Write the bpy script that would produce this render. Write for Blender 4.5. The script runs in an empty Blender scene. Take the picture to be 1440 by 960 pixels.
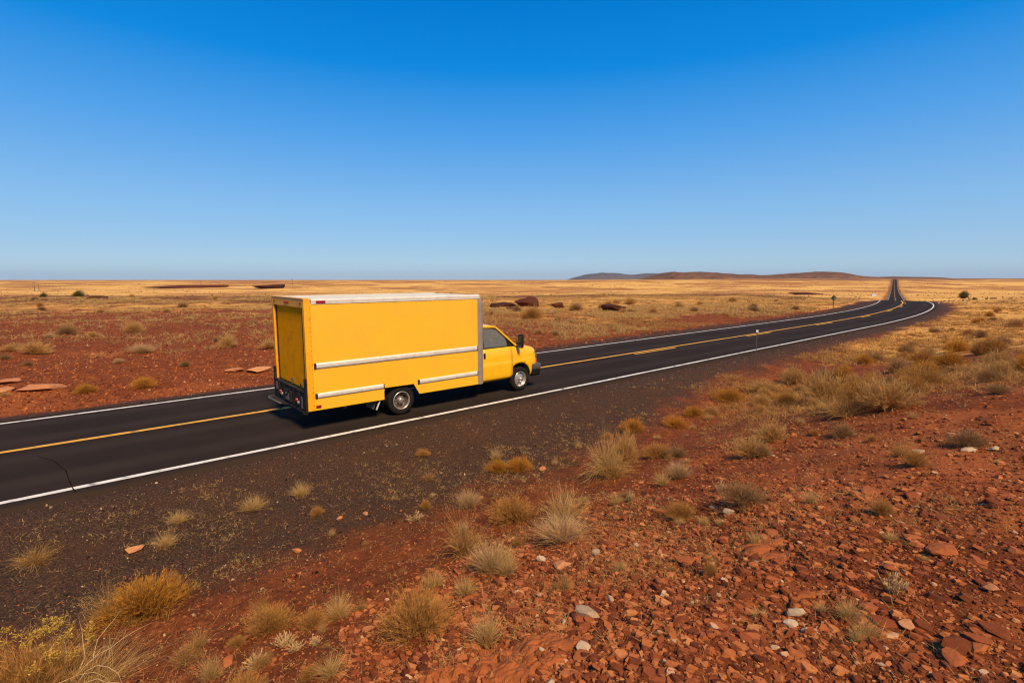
import bpy, bmesh, math, random
import numpy as np
from mathutils import Vector, Matrix

random.seed(7)
RNG = np.random.default_rng(11)
R = math.radians
scene = bpy.context.scene
COL = scene.collection

# ------------------------------------------------------------------ camera numbers (used to place measured things)
F = 718.0; VH = 390.0; H = 3.6
PITCH = math.atan((480 - VH) / F)
FW = np.array([0, math.cos(PITCH), -math.sin(PITCH)])
UP = np.array([0, math.sin(PITCH), math.cos(PITCH)])

# ------------------------------------------------------------------ noise
def _hash(ix, iy, seed):
    n = (ix.astype(np.int64) * 374761393 + iy.astype(np.int64) * 668265263 + seed * 974634777) & 0xFFFFFFFF
    n = ((n ^ (n >> 13)) * 1274126177) & 0xFFFFFFFF
    n = n ^ (n >> 16)
    return (n & 0xFFFFFF) / float(0xFFFFFF)

def vnoise(x, y, seed=0):
    x = np.asarray(x, float); y = np.asarray(y, float)
    ix = np.floor(x); iy = np.floor(y)
    fx = x - ix; fy = y - iy
    fx = fx * fx * fx * (fx * (fx * 6 - 15) + 10); fy = fy * fy * fy * (fy * (fy * 6 - 15) + 10)
    a = _hash(ix, iy, seed); b = _hash(ix + 1, iy, seed)
    c = _hash(ix, iy + 1, seed); d = _hash(ix + 1, iy + 1, seed)
    return (a + (b - a) * fx) * (1 - fy) + (c + (d - c) * fx) * fy

def fbm(x, y, seed=0, oct=4):
    v = 0; amp = .5; tot = 0
    for o in range(oct):
        v = v + amp * vnoise(x * 2 ** o + 17.3 * o, y * 2 ** o - 9.1 * o, seed + o); tot += amp; amp *= .5
    return v / tot

def sstep(a, b, x):
    t = np.clip((np.asarray(x, float) - a) / (b - a), 0, 1)
    return t * t * (3 - 2 * t)

# ------------------------------------------------------------------ road geometry
AZ1 = R(49.4); AZ2 = R(36.6)
D1 = np.array([math.sin(AZ1), math.cos(AZ1)]); N1 = np.array([-math.cos(AZ1), math.sin(AZ1)])
D2 = np.array([math.sin(AZ2), math.cos(AZ2)]); N2 = np.array([-math.cos(AZ2), math.sin(AZ2)])
TC = 14.65                      # road centre line is this far to the left of the camera
OFF2 = -1.3                     # the far straight's centre, left offset
TURN = AZ1 - AZ2
# intersection of both straights
_A = np.array([[D1[0], -D2[0]], [D1[1], -D2[1]]])
_b = OFF2 * N2 - TC * N1
S_INT, U_INT = np.linalg.solve(_A, _b)
TAN = 25.0; RAD = TAN / math.tan(TURN / 2)
S1 = S_INT - TAN
ARC_C = S1 * D1 + (TC + RAD) * N1
ARC_L = RAD * TURN
U1 = U_INT + TAN

def road_coords(X, Y):
    X = np.asarray(X, float); Y = np.asarray(Y, float)
    s = X * D1[0] + Y * D1[1]; t = X * N1[0] + Y * N1[1] - TC
    dx = X - ARC_C[0]; dy = Y - ARC_C[1]
    dist = np.hypot(dx, dy)
    # angle travelled from arc start (start direction is -N1 from centre)
    ca = -(dx * N1[0] + dy * N1[1]); sa = dx * D1[0] + dy * D1[1]
    ang = np.arctan2(sa, ca)
    u = X * D2[0] + Y * D2[1]; t2 = X * N2[0] + Y * N2[1] - OFF2
    sig = np.where(s <= S1, s, np.where(ang < TURN, S1 + ang * RAD, S1 + ARC_L + (u - U1)))
    lat = np.where(s <= S1, t, np.where(ang < TURN, RAD - dist, t2))
    return sig, lat

def road_point(sig, lat):
    if sig <= S1:
        p = sig * D1 + (TC + lat) * N1
    elif sig <= S1 + ARC_L:
        a = (sig - S1) / RAD
        p = ARC_C + (RAD - lat) * (-math.cos(a) * N1 + math.sin(a) * D1)
    else:
        p = (U1 + sig - S1 - ARC_L) * D2 + (OFF2 + lat) * N2
    return p

# ------------------------------------------------------------------ terrain
_q = np.arange(-400, 1700, 5.0)
_z = np.interp(_q, [-400, 0, 70, 156, 270, 435, 520, 950, 1140, 1700], [0, 0, -3.45, -7.4, -8.9, -11.0, -10.7, -1.1, -.9, -3.0])
_k = np.exp(-.5 * (np.arange(-12, 13) * 5 / 11.0) ** 2); _k /= _k.sum()
_z = np.convolve(np.pad(_z, 12, mode='edge'), _k, mode='valid')

def plateau_edge(az):
    return np.interp(np.degrees(az), [-60, -15, 0, 12, 24, 30, 36, 42, 50, 70], [97, 102, 103, 115, 118, 100, 80, 90, 92, 92])

BT = [-80, -60, -25, -8, -3, 0, 1.5, 3, 4.5, 6, 7.5, 9, 10.4, 10.9, 40]
BZ = [.4, .7, 1.5, 1.85, 1.82, 1.68, 1.38, .88, .34, -.14, -.36, -.3, -.06, 0, 0]
_bt = np.arange(-90, 45, .1); _bz = np.interp(_bt, BT, BZ)
_kk = np.exp(-.5 * (np.arange(-8, 9) * .1 / .35) ** 2); _kk /= _kk.sum()
_bz = np.convolve(np.pad(_bz, 8, mode='edge'), _kk, mode='valid')

def base_z(X, Y):
    """smooth land without the bank"""
    az = np.arctan2(X, np.maximum(Y, .01)); az = np.clip(az, -1.2, 1.2)
    q = Y - plateau_edge(az)
    z = np.interp(q, _q, _z)
    left = 1 - sstep(R(2), R(34), az)
    # ridge a little lower to the left; land beyond falls away with the curve of the ridge
    z = z - 3.1 * left * sstep(450, 1000, q)
    far = np.maximum(q - 1250, 0)
    z = z - far * (.0014 + .0032 * left)
    return z

_sg = np.arange(-90, 1500, 2.0)
_cz = np.array([float(base_z(np.array(p[0]), np.array(p[1]))) for p in (road_point(a, 0) for a in _sg)])
_ck = np.exp(-.5 * (np.arange(-10, 11) * 2 / 6.0) ** 2); _ck /= _ck.sum()
_cz = np.convolve(np.pad(_cz, 10, mode='edge'), _ck, mode='valid')
def centre_z(sig): return np.interp(sig, _sg, _cz)

def terrain(X, Y, fine=True):
    X = np.asarray(X, float); Y = np.asarray(Y, float)
    sig, lat = road_coords(X, Y)
    z = base_z(X, Y)
    kr = 1 - sstep(5.5, 22, np.abs(lat))
    z = z * (1 - kr) + centre_z(sig) * kr
    t = lat + TC
    fade = 1 - .93 * sstep(14, 52, sig)
    bank = np.interp(t, _bt, _bz)
    z = z + bank * fade
    d = np.hypot(X, Y)
    off = np.abs(lat)
    mask = sstep(4.6, 9, off)
    z = z + mask * ((fbm(X / 9, Y / 9, 3) - .5) * .38 * sstep(4, 14, d) + (fbm(X / 45, Y / 45, 5) - .5) * .9 * sstep(30, 80, d))
    z = z + sstep(8, 60, off) * (fbm(X / 260, Y / 260, 8) - .5) * 3.4 * sstep(160, 500, d)
    if fine:
        m2 = sstep(3.9, 5.2, off)
        z = z + m2 * ((fbm(X / .9, Y / .9, 21) - .5) * .15 + (fbm(X / .2, Y / .2, 31, 3) - .5) * .05 * (1 - sstep(14, 30, d)))
    # left shoulder: a slight fall then the flat
    z = z - .22 * sstep(3.3, 5.0, lat) * (1 - sstep(6, 12, lat))
    # bed of the road sits below the asphalt sheet
    bed = 1 - sstep(3.6, 4.0, np.where(lat < 0, off, off + .5))
    z = z - bed * (.07 + .0003 * d)
    return z

def pix_ray(u, v):
    return FW * F + np.array([1., 0, 0]) * (u - 720) + UP * (480 - v)

def hit(u, v, tmax=4000):
    """where the sight line of a measured pixel meets the land"""
    d = pix_ray(u, v); d = d / np.linalg.norm(d)
    ts = np.concatenate([np.arange(1.0, 30, .05), np.geomspace(30, tmax, 2500)])
    P = d[None, :] * ts[:, None]
    zz = H + P[:, 2] - terrain(P[:, 0], P[:, 1], False)
    k = np.argmax(zz < 0)
    if zz[k] >= 0: k = len(ts) - 1
    a = ts[max(k - 1, 0)]; b = ts[k]; za = zz[max(k - 1, 0)]; zb = zz[k]
    tt = a + (b - a) * za / max(za - zb, 1e-9)
    p = d * tt
    return float(p[0]), float(p[1]), float(terrain(p[0], p[1]))

def depth_of(x, y, z):
    return float(np.dot(np.array([x, y, z - H]), FW))

# ------------------------------------------------------------------ materials
def new_mat(name):
    m = bpy.data.materials.new(name); m.use_nodes = True
    nt = m.node_tree
    for n in list(nt.nodes): nt.nodes.remove(n)
    return m, nt

class NT:
    def __init__(s, nt): s.nt = nt
    def n(s, t, **kw):
        o = s.nt.nodes.new(t)
        for k, v in kw.items():
            if k.startswith('in_'):
                key = k[3:]
                key = int(key) if key.isdigit() else key.replace('_', ' ')
                o.inputs[key].default_value = v
            else: setattr(o, k, v)
        return o
    def l(s, a, b): s.nt.links.new(a, b)
    def noise(s, vec, scale, detail=4, rough=.55):
        o = s.n('ShaderNodeTexNoise'); o.inputs['Scale'].default_value = scale
        o.inputs['Detail'].default_value = detail; o.inputs['Roughness'].default_value = rough
        s.l(vec, o.inputs['Vector']); return o.outputs['Fac']
    def ramp(s, fac, stops):
        o = s.n('ShaderNodeValToRGB'); el = o.color_ramp.elements
        while len(el) < len(stops): el.new(.5)
        for e, (p, c) in zip(el, stops):
            e.position = p; e.color = (*c, 1) if len(c) == 3 else c
        s.l(fac, o.inputs[0]); return o.outputs[0]
    def mix(s, fac, a, b, mode='MIX'):
        o = s.n('ShaderNodeMix'); o.data_type = 'RGBA'; o.blend_type = mode; o.clamp_factor = True
        for val, sock in ((fac, o.inputs[0]), (a, o.inputs[6]), (b, o.inputs[7])):
            if hasattr(val, 'links'): s.l(val, sock)
            else: sock.default_value = val if isinstance(val, (int, float)) else (*val, 1)
        return o.outputs[2]
    def math(s, op, a, b=0.0, c=0.0):
        o = s.n('ShaderNodeMath'); o.operation = op
        for i, v in enumerate((a, b, c)):
            if hasattr(v, 'links'): s.l(v, o.inputs[i])
            else: o.inputs[i].default_value = v
        return o.outputs[0]
    def smooth(s, x, a, b):
        o = s.n('ShaderNodeMapRange'); o.interpolation_type = 'SMOOTHSTEP'
        s.l(x, o.inputs[0]); o.inputs[1].default_value = a; o.inputs[2].default_value = b
        return o.outputs[0]
    def attr(s, name):
        o = s.n('ShaderNodeAttribute'); o.attribute_name = name; return o.outputs['Fac']

def simple_mat(name, col, rough=.5, metal=0.0, coat=0.0, spec=.5, var=.08, scale=6, dirt=None, bump=0.0, bscale=60):
    m, nt = new_mat(name); g = NT(nt)
    out = g.n('ShaderNodeOutputMaterial'); p = g.n('ShaderNodeBsdfPrincipled')
    tc = g.n('ShaderNodeTexCoord').outputs['Object']
    f = g.noise(tc, scale, 6, .6)
    lo = tuple(c * (1 - var) for c in col); hi = tuple(min(1, c * (1 + var)) for c in col)
    c = g.ramp(f, [(.3, lo), (.7, hi)])
    if dirt:
        f2 = g.noise(tc, dirt[1], 7, .65)
        c = g.mix(g.math('MULTIPLY', g.smooth(f2, .48, .74), dirt[2]), c, dirt[0])
    g.l(c, p.inputs['Base Color'])
    p.inputs['Roughness'].default_value = rough; p.inputs['Metallic'].default_value = metal
    p.inputs['Coat Weight'].default_value = coat; p.inputs['Coat Roughness'].default_value = .08
    p.inputs['Specular IOR Level'].default_value = spec
    rr = g.math('MULTIPLY_ADD', g.noise(tc, scale * 2.3, 4), .22, rough - .11)
    g.l(rr, p.inputs['Roughness'])
    if bump:
        b = g.n('ShaderNodeBump'); b.inputs['Strength'].default_value = bump; b.inputs['Distance'].default_value = .01
        g.l(g.noise(tc, bscale, 4), b.inputs['Height']); g.l(b.outputs[0], p.inputs['Normal'])
    g.l(p.outputs[0], out.inputs[0])
    return m

M = {}
YEL = (.90, .455, .005)
M['yellow'] = simple_mat('yellow_paint', YEL, .42, coat=.35, var=.05, scale=1.3, dirt=((.45, .20, .03), 2.2, .22))
M['yellow_box'] = simple_mat('yellow_panel', (.92, .455, .022), .4, coat=.25, var=.03, scale=.9, dirt=((.6, .30, .06), 1.6, .2), bump=.12, bscale=1.6)
M['orange_frame'] = simple_mat('rear_frame_paint', (.90, .385, .004), .45, coat=.2, var=.07, scale=3, dirt=((.3, .12, .02), 5, .4))
M['door_yellow'] = simple_mat('roll_door_paint', (.92, .32, .003), .85, coat=0, spec=.02, var=.07, scale=2, dirt=((.3, .13, .03), 3, .4))
M['roof_white'] = simple_mat('roof_skin', (.84, .74, .54), .45, var=.05, scale=2, dirt=((.5, .38, .22), 2, .4))
M['alu'] = simple_mat('brushed_aluminium', (.74, .66, .58), .5, metal=.2, var=.08, scale=5, dirt=((.4, .31, .25), 6, .35))
M['alu_dark'] = simple_mat('dull_aluminium', (.30, .23, .185), .6, metal=.15, var=.1, scale=4, dirt=((.25, .18, .14), 5, .4))
M['black'] = simple_mat('black_plastic', (.014, .011, .010), .7, spec=.2, var=.2, dirt=((.08, .05, .035), 4, .35))
M['dark_steel'] = simple_mat('dark_steel', (.02, .016, .015), .8, metal=0, spec=.2, var=.25, scale=8, dirt=((.13, .085, .06), 6, .5))
M['grey_steel'] = simple_mat('worn_grey_steel', (.15, .13, .125), .6, metal=.2, var=.2, scale=8, dirt=((.1, .07, .05), 6, .5))
M['rubber'] = simple_mat('tyre_rubber', (.015, .012, .011), .9, spec=.15, var=.2, dirt=((.06, .036, .026), 5, .25))
M['rim'] = simple_mat('steel_rim', (.62, .54, .47), .32, metal=.75, var=.15, scale=9, dirt=((.16, .11, .08), 8, .5))
M['rim_dark'] = simple_mat('rusty_rim_disc', (.13, .09, .07), .55, metal=.4, var=.3, scale=9)
M['bumper'] = simple_mat('grey_bumper', (.075, .062, .056), .5, var=.1, dirt=((.2, .15, .12), 6, .4))
M['bumper_low'] = simple_mat('black_bumper_skirt', (.012, .010, .010), .9, spec=.1, var=.2)
M['interior'] = simple_mat('cab_interior', (.045, .043, .043), .75, var=.15)
M['seat'] = simple_mat('seat_fabric', (.022, .02, .02), .85, var=.15)
M['red_lens'] = simple_mat('red_lens', (.28, .008, .012), .25, var=.1)
M['amber_lens'] = simple_mat('amber_lens', (.75, .16, .008), .25, var=.1)
M['white_lens'] = simple_mat('clear_lens', (.16, .15, .14), .2, var=.1)
M['mirror'] = simple_mat('mirror_glass', (.06, .06, .06), .25, metal=0, var=.02)
M['paint_white'] = simple_mat('road_paint_white', (.74, .69, .65), .7, var=.08, scale=3, dirt=((.05, .038, .033), 4, .9))
M['paint_yellow'] = simple_mat('road_paint_yellow', (.74, .36, .028), .7, var=.1, scale=3, dirt=((.05, .036, .028), 5, .8))
M['sealant'] = simple_mat('crack_sealant', (.014, .0095, .008), .95, spec=0, var=.2)
M['sign_back'] = simple_mat('sign_back', (.24, .18, .12), .8, metal=0, var=.1)
M['sign_white'] = simple_mat('sign_white', (.86, .82, .76), .5, var=.03)
M['post'] = simple_mat('galvanised_post', (.10, .08, .075), .8, metal=0, var=.15)
M['timber'] = simple_mat('weathered_timber', (.12, .08, .055), .9, var=.25)

def glass_mat():
    m, nt = new_mat('cab_glass'); g = NT(nt)
    out = g.n('ShaderNodeOutputMaterial')
    tr = g.n('ShaderNodeBsdfTransparent'); tr.inputs[0].default_value = (.86, .86, .78, 1)
    gl = g.n('ShaderNodeBsdfGlossy'); gl.inputs['Roughness'].default_value = .03
    fr = g.n('ShaderNodeFresnel'); fr.inputs[0].default_value = 1.5
    mx = g.n('ShaderNodeMixShader')
    tc = g.n('ShaderNodeTexCoord').outputs['Object']
    df = g.n('ShaderNodeBsdfDiffuse'); g.l(g.ramp(g.noise(tc, 3), [(.3, (.5, .45, .38)), (.7, (.6, .55, .46))]), df.inputs[0])  # pale matte layer in the panes, standing in for a bright reflection
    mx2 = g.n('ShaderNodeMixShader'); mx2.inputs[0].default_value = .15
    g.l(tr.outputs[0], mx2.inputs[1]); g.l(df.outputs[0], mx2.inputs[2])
    g.l(g.math('MULTIPLY_ADD', fr.outputs[0], .7, .0), mx.inputs[0]); g.l(mx2.outputs[0], mx.inputs[1]); g.l(gl.outputs[0], mx.inputs[2])
    g.l(mx.outputs[0], out.inputs[0])
    return m
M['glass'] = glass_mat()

def asphalt_mat():
    m, nt = new_mat('asphalt'); g = NT(nt)
    out = g.n('ShaderNodeOutputMaterial'); p = g.n('ShaderNodeBsdfPrincipled')
    pos = g.n('ShaderNodeNewGeometry').outputs['Position']
    lat = g.attr('lat')
    fine = g.noise(pos, 55, 3, .7); big = g.noise(pos, .35, 5, .6)
    c = g.ramp(fine, [(.25, (.009, .0058, .0046)), (.52, (.023, .0155, .0125)), (.8, (.062, .043, .034))])
    c = g.mix(g.smooth(big, .35, .7), c, (.032, .0215, .0175))
    # worn wheel tracks, polished a little paler, oil line between them
    trk = g.math('ABSOLUTE', g.math('SUBTRACT', g.math('ABSOLUTE', g.math('SUBTRACT', g.math('ABSOLUTE', lat), 1.6)), .85))
    tm = g.math('MULTIPLY', g.math('SUBTRACT', 1.0, g.smooth(trk, .05, .5)), .35)
    c = g.mix(g.math('MULTIPLY', tm, g.math('MULTIPLY_ADD', g.noise(pos, .8, 5, .6), 1.6, .2)), c, (.050, .036, .030))
    # sandy dust along the edge
    ed = g.smooth(g.math('ADD', g.math('ABSOLUTE', lat), g.math('MULTIPLY', g.noise(pos, 2.2, 5), .5)), 3.6, 3.95)
    c = g.mix(g.math('MULTIPLY', ed, .6), c, (.046, .027, .019))
    g.l(c, p.inputs['Base Color']); p.inputs['Roughness'].default_value = .95
    p.inputs['Specular IOR Level'].default_value = .06
    b = g.n('ShaderNodeBump'); b.inputs['Strength'].default_value = .5; b.inputs['Distance'].default_value = .006
    g.l(fine, b.inputs['Height']); g.l(b.outputs[0], p.inputs['Normal'])
    g.l(p.outputs[0], out.inputs[0]); return m
M['asphalt'] = asphalt_mat()

def ground_mat():
    m, nt = new_mat('desert_ground'); g = NT(nt)
    out = g.n('ShaderNodeOutputMaterial'); p = g.n('ShaderNodeBsdfPrincipled')
    pos = g.n('ShaderNodeNewGeometry').outputs['Position']
    gravel = g.attr('gravel'); grass = g.attr('grass'); rim = g.attr('rim'); far = g.attr('far')
    near = g.attr('near'); sandy = g.attr('sandy')
    n1 = g.noise(pos, 14, 6, .7); n2 = g.noise(pos, 1.1, 5, .6); n3 = g.noise(pos, .16, 5, .6)
    n4 = g.noise(pos, 42, 4, .75)
    red = g.ramp(n1, [(.25, (.085, .02, .0055)), (.5, (.20, .05, .0135)), (.75, (.35, .10, .029))])
    red = g.mix(g.smooth(n2, .42, .72), red, (.15, .036, .010))
    red = g.mix(g.math('MULTIPLY', g.smooth(n3, .5, .75), .5), red, (.30, .085, .024))
    n5 = g.noise(pos, 4.2, 5, .7)
    red = g.mix(.75, red, g.ramp(n5, [(.3, (.5, .46, .44)), (.5, (.95, .95, .95)), (.72, (1.5, 1.55, 1.6))]), 'MULTIPLY')
    red = g.mix(sandy, red, g.ramp(n1, [(.3, (.27, .066, .017)), (.7, (.44, .125, .034))]))
    # dark cinder gravel by the road
    grv = g.ramp(n4, [(.3, (.012, .0065, .0045)), (.48, (.042, .022, .0145)), (.62, (.12, .062, .037)), (.74, (.34, .20, .11))])
    grv = g.mix(g.math('MULTIPLY', g.smooth(n2, .45, .75), .45), grv, (.09, .034, .016))
    gm = g.smooth(g.math('ADD', gravel, g.math('MULTIPLY_ADD', n2, 1.1, -.55)), .12, .88)
    c = g.mix(gm, red, grv)
    # dry grass cover
    gr = g.ramp(n1, [(.25, (.29, .115, .025)), (.5, (.60, .295, .068)), (.75, (.84, .48, .135))])
    ga = g.math('ADD', g.math('MULTIPLY_ADD', g.noise(pos, .34, 7, .65), 1.3, -.65), g.math('MULTIPLY_ADD', g.noise(pos, 2.6, 5, .65), .5, -.25))
    gs = g.smooth(g.math('ADD', grass, ga), .4, .66)
    c = g.mix(gs, c, gr)
    # far plain: straw flats with brown and red strips of real ground
    f1 = g.noise(pos, .0085, 7, .62); f2 = g.noise(pos, .03, 7, .66); f3 = g.noise(pos, .0028, 5, .55)
    fc = g.ramp(f2, [(.30, (.34, .14, .03)), (.42, (.62, .32, .078)), (.58, (.76, .43, .12)), (.75, (.84, .54, .18))])
    fb = g.smooth(f1, .50, .56)
    fc = g.mix(g.math('MULTIPLY', fb, .68), fc, (.28, .088, .027))
    fr = g.smooth(f3, .50, .58)
    fc = g.mix(g.math('MULTIPLY', fr, .55), fc, (.34, .12, .034))
    c = g.mix(far, c, fc)
    ridge = g.attr('ridge')
    c = g.mix(g.math('MULTIPLY', ridge, g.smooth(g.noise(pos, .012, 5, .6), .3, .6)), c, (.19, .075, .035))
    rm = g.smooth(g.math('ADD', rim, g.math('MULTIPLY_ADD', g.noise(pos, .22, 6, .65), 1.0, -.5)), .45, .7)
    c = g.mix(rm, c, g.ramp(n1, [(.3, (.085, .023, .009)), (.7, (.22, .07, .022))]))
    g.l(c, p.inputs['Base Color']); p.inputs['Roughness'].default_value = .95
    p.inputs['Specular IOR Level'].default_value = .12
    b = g.n('ShaderNodeBump'); b.inputs['Distance'].default_value = .03
    g.l(g.math('MULTIPLY', near, .9), b.inputs['Strength'])
    g.l(g.math('ADD', n1, g.math('MULTIPLY', n4, .35)), b.inputs['Height']); g.l(b.outputs[0], p.inputs['Normal'])
    g.l(p.outputs[0], out.inputs[0]); return m
M['ground'] = ground_mat()

def stone_mat(name, stops, bump=.4):
    m, nt = new_mat(name); g = NT(nt)
    out = g.n('ShaderNodeOutputMaterial'); p = g.n('ShaderNodeBsdfPrincipled')
    rnd = g.attr('rnd')
    oi = g.n('ShaderNodeObjectInfo').outputs['Random']
    pos = g.n('ShaderNodeNewGeometry').outputs['Position']
    nn = g.noise(pos, 22, 5, .65)
    f = g.math('FRACT', g.math('ADD', g.math('ADD', rnd, oi), 0))
    c = g.ramp(f, stops)
    c = g.mix(.45, c, g.ramp(nn, [(.25, (.35, .35, .35)), (.75, (1.0, 1.0, 1.0))]), 'MULTIPLY')
    g.l(c, p.inputs['Base Color']); p.inputs['Roughness'].default_value = .85; p.inputs['Specular IOR Level'].default_value = .2
    b = g.n('ShaderNodeBump'); b.inputs['Strength'].default_value = bump; b.inputs['Distance'].default_value = .008
    g.l(g.noise(pos, 60, 5, .65), b.inputs['Height']); g.l(b.outputs[0], p.inputs['Normal'])
    g.l(p.outputs[0], out.inputs[0]); return m
M['shale'] = stone_mat('red_shale', [(0, (.10, .022, .007)), (.3, (.21, .050, .015)), (.6, (.34, .086, .025)), (.85, (.47, .142, .042)), (.98, (.55, .20, .07)), (.997, (.64, .40, .24))])
M['cinder'] = stone_mat('dark_cinder', [(0, (.010, .006, .004)), (.4, (.036, .019, .013)), (.65, (.10, .046, .026)), (.83, (.20, .10, .055)), (1, (.60, .40, .24))])
M['slab'] = stone_mat('red_slab', [(0, (.17, .038, .011)), (.5, (.32, .078, .023)), (1, (.44, .125, .037))], .6)
M['pale_rock'] = stone_mat('pale_rock', [(0, (.44, .28, .17)), (1, (.56, .40, .27))])
M['pink_slab'] = stone_mat('pink_slab', [(0, (.52, .20, .085)), (1, (.58, .26, .12))])
M['dark_rock'] = stone_mat('dark_red_rock', [(0, (.065, .017, .008)), (1, (.13, .036, .015))])
M['orange_rock'] = stone_mat('orange_bedrock', [(0, (.36, .09, .023)), (1, (.42, .115, .03))], .9)

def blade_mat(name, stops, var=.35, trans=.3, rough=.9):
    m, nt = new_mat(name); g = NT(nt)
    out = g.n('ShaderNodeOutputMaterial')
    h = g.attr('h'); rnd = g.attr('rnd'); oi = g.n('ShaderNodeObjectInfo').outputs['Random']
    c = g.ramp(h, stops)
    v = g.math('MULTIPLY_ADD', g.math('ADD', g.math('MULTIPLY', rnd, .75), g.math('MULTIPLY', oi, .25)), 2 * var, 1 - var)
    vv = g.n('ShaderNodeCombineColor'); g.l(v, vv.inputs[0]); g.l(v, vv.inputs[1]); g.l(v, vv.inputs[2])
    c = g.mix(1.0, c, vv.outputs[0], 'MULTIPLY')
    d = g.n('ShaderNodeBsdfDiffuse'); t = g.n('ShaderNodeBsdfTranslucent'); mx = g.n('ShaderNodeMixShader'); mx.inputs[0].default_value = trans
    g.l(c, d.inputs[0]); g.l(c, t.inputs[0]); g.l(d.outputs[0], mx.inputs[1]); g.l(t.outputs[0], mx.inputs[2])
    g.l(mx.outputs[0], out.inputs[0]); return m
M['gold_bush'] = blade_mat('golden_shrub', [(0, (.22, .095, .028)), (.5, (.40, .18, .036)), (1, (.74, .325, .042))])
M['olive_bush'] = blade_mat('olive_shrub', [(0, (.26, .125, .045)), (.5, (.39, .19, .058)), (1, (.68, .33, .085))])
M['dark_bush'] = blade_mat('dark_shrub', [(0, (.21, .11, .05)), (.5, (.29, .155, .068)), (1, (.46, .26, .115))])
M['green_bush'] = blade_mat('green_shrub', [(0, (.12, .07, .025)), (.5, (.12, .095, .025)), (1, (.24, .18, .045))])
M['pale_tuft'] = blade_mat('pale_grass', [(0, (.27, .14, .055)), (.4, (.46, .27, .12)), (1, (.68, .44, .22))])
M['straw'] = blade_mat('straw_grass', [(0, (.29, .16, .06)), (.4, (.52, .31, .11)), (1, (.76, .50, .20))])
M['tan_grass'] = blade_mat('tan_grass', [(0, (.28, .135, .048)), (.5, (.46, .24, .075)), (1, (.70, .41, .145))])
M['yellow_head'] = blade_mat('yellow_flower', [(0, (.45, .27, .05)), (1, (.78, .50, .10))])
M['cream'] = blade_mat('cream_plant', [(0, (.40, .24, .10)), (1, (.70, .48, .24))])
M['twig'] = simple_mat('pale_twig', (.62, .42, .22), .9, var=.2, scale=20)
M['bird'] = simple_mat('bird_dark', (.02, .02, .02), .8)

def hill_mat(name, a, b):
    m, nt = new_mat(name); g = NT(nt)
    out = g.n('ShaderNodeOutputMaterial'); p = g.n('ShaderNodeBsdfPrincipled')
    pos = g.n('ShaderNodeNewGeometry').outputs['Position']
    c = g.ramp(g.noise(pos, .012, 7, .65), [(.3, a), (.7, b)])
    g.l(c, p.inputs['Base Color']); p.inputs['Roughness'].default_value = 1; p.inputs['Specular IOR Level'].default_value = 0
    g.l(p.outputs[0], out.inputs[0]); return m
M['hill_brown'] = hill_mat('brown_hill', (.07, .032, .018), (.27, .12, .05))
M['hill_blue'] = hill_mat('far_hill', (.10, .07, .055), (.15, .11, .085))

# ------------------------------------------------------------------ tags and mesh helpers
def tag(o, label=None, cat=None, group=None, kind=None):
    if label: o['label'] = label
    if cat: o['category'] = cat
    if group: o['group'] = group
    if kind: o['kind'] = kind
    return o

def empty(name, loc, rz=0):
    o = bpy.data.objects.new(name, None); COL.objects.link(o)
    o.location = loc; o.rotation_euler = (0, 0, rz); o.empty_display_size = .2
    return o

def link_mesh(name, me, mat, parent=None):
    o = bpy.data.objects.new(name, me); COL.objects.link(o)
    if mat is not None: me.materials.append(mat)
    if parent is not None: o.parent = parent
    return o

def np_mesh(name, V, faces_flat, counts, attrs=None, smooth=False):
    me = bpy.data.meshes.new(name)
    V = np.asarray(V, np.float32); L = np.asarray(faces_flat, np.int32); C = np.asarray(counts, np.int32)
    me.vertices.add(len(V)); me.vertices.foreach_set('co', V.ravel())
    me.loops.add(len(L)); me.loops.foreach_set('vertex_index', L)
    me.polygons.add(len(C)); st = np.concatenate([[0], np.cumsum(C)[:-1]]).astype(np.int32)
    me.polygons.foreach_set('loop_start', st)
    me.polygons.foreach_set('use_smooth', np.full(len(C), smooth))
    for k, a in (attrs or {}).items():
        at = me.attributes.new(k, 'FLOAT', 'POINT'); at.data.foreach_set('value', np.asarray(a, np.float32))
    me.update(calc_edges=True); me.validate()
    return me

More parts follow.
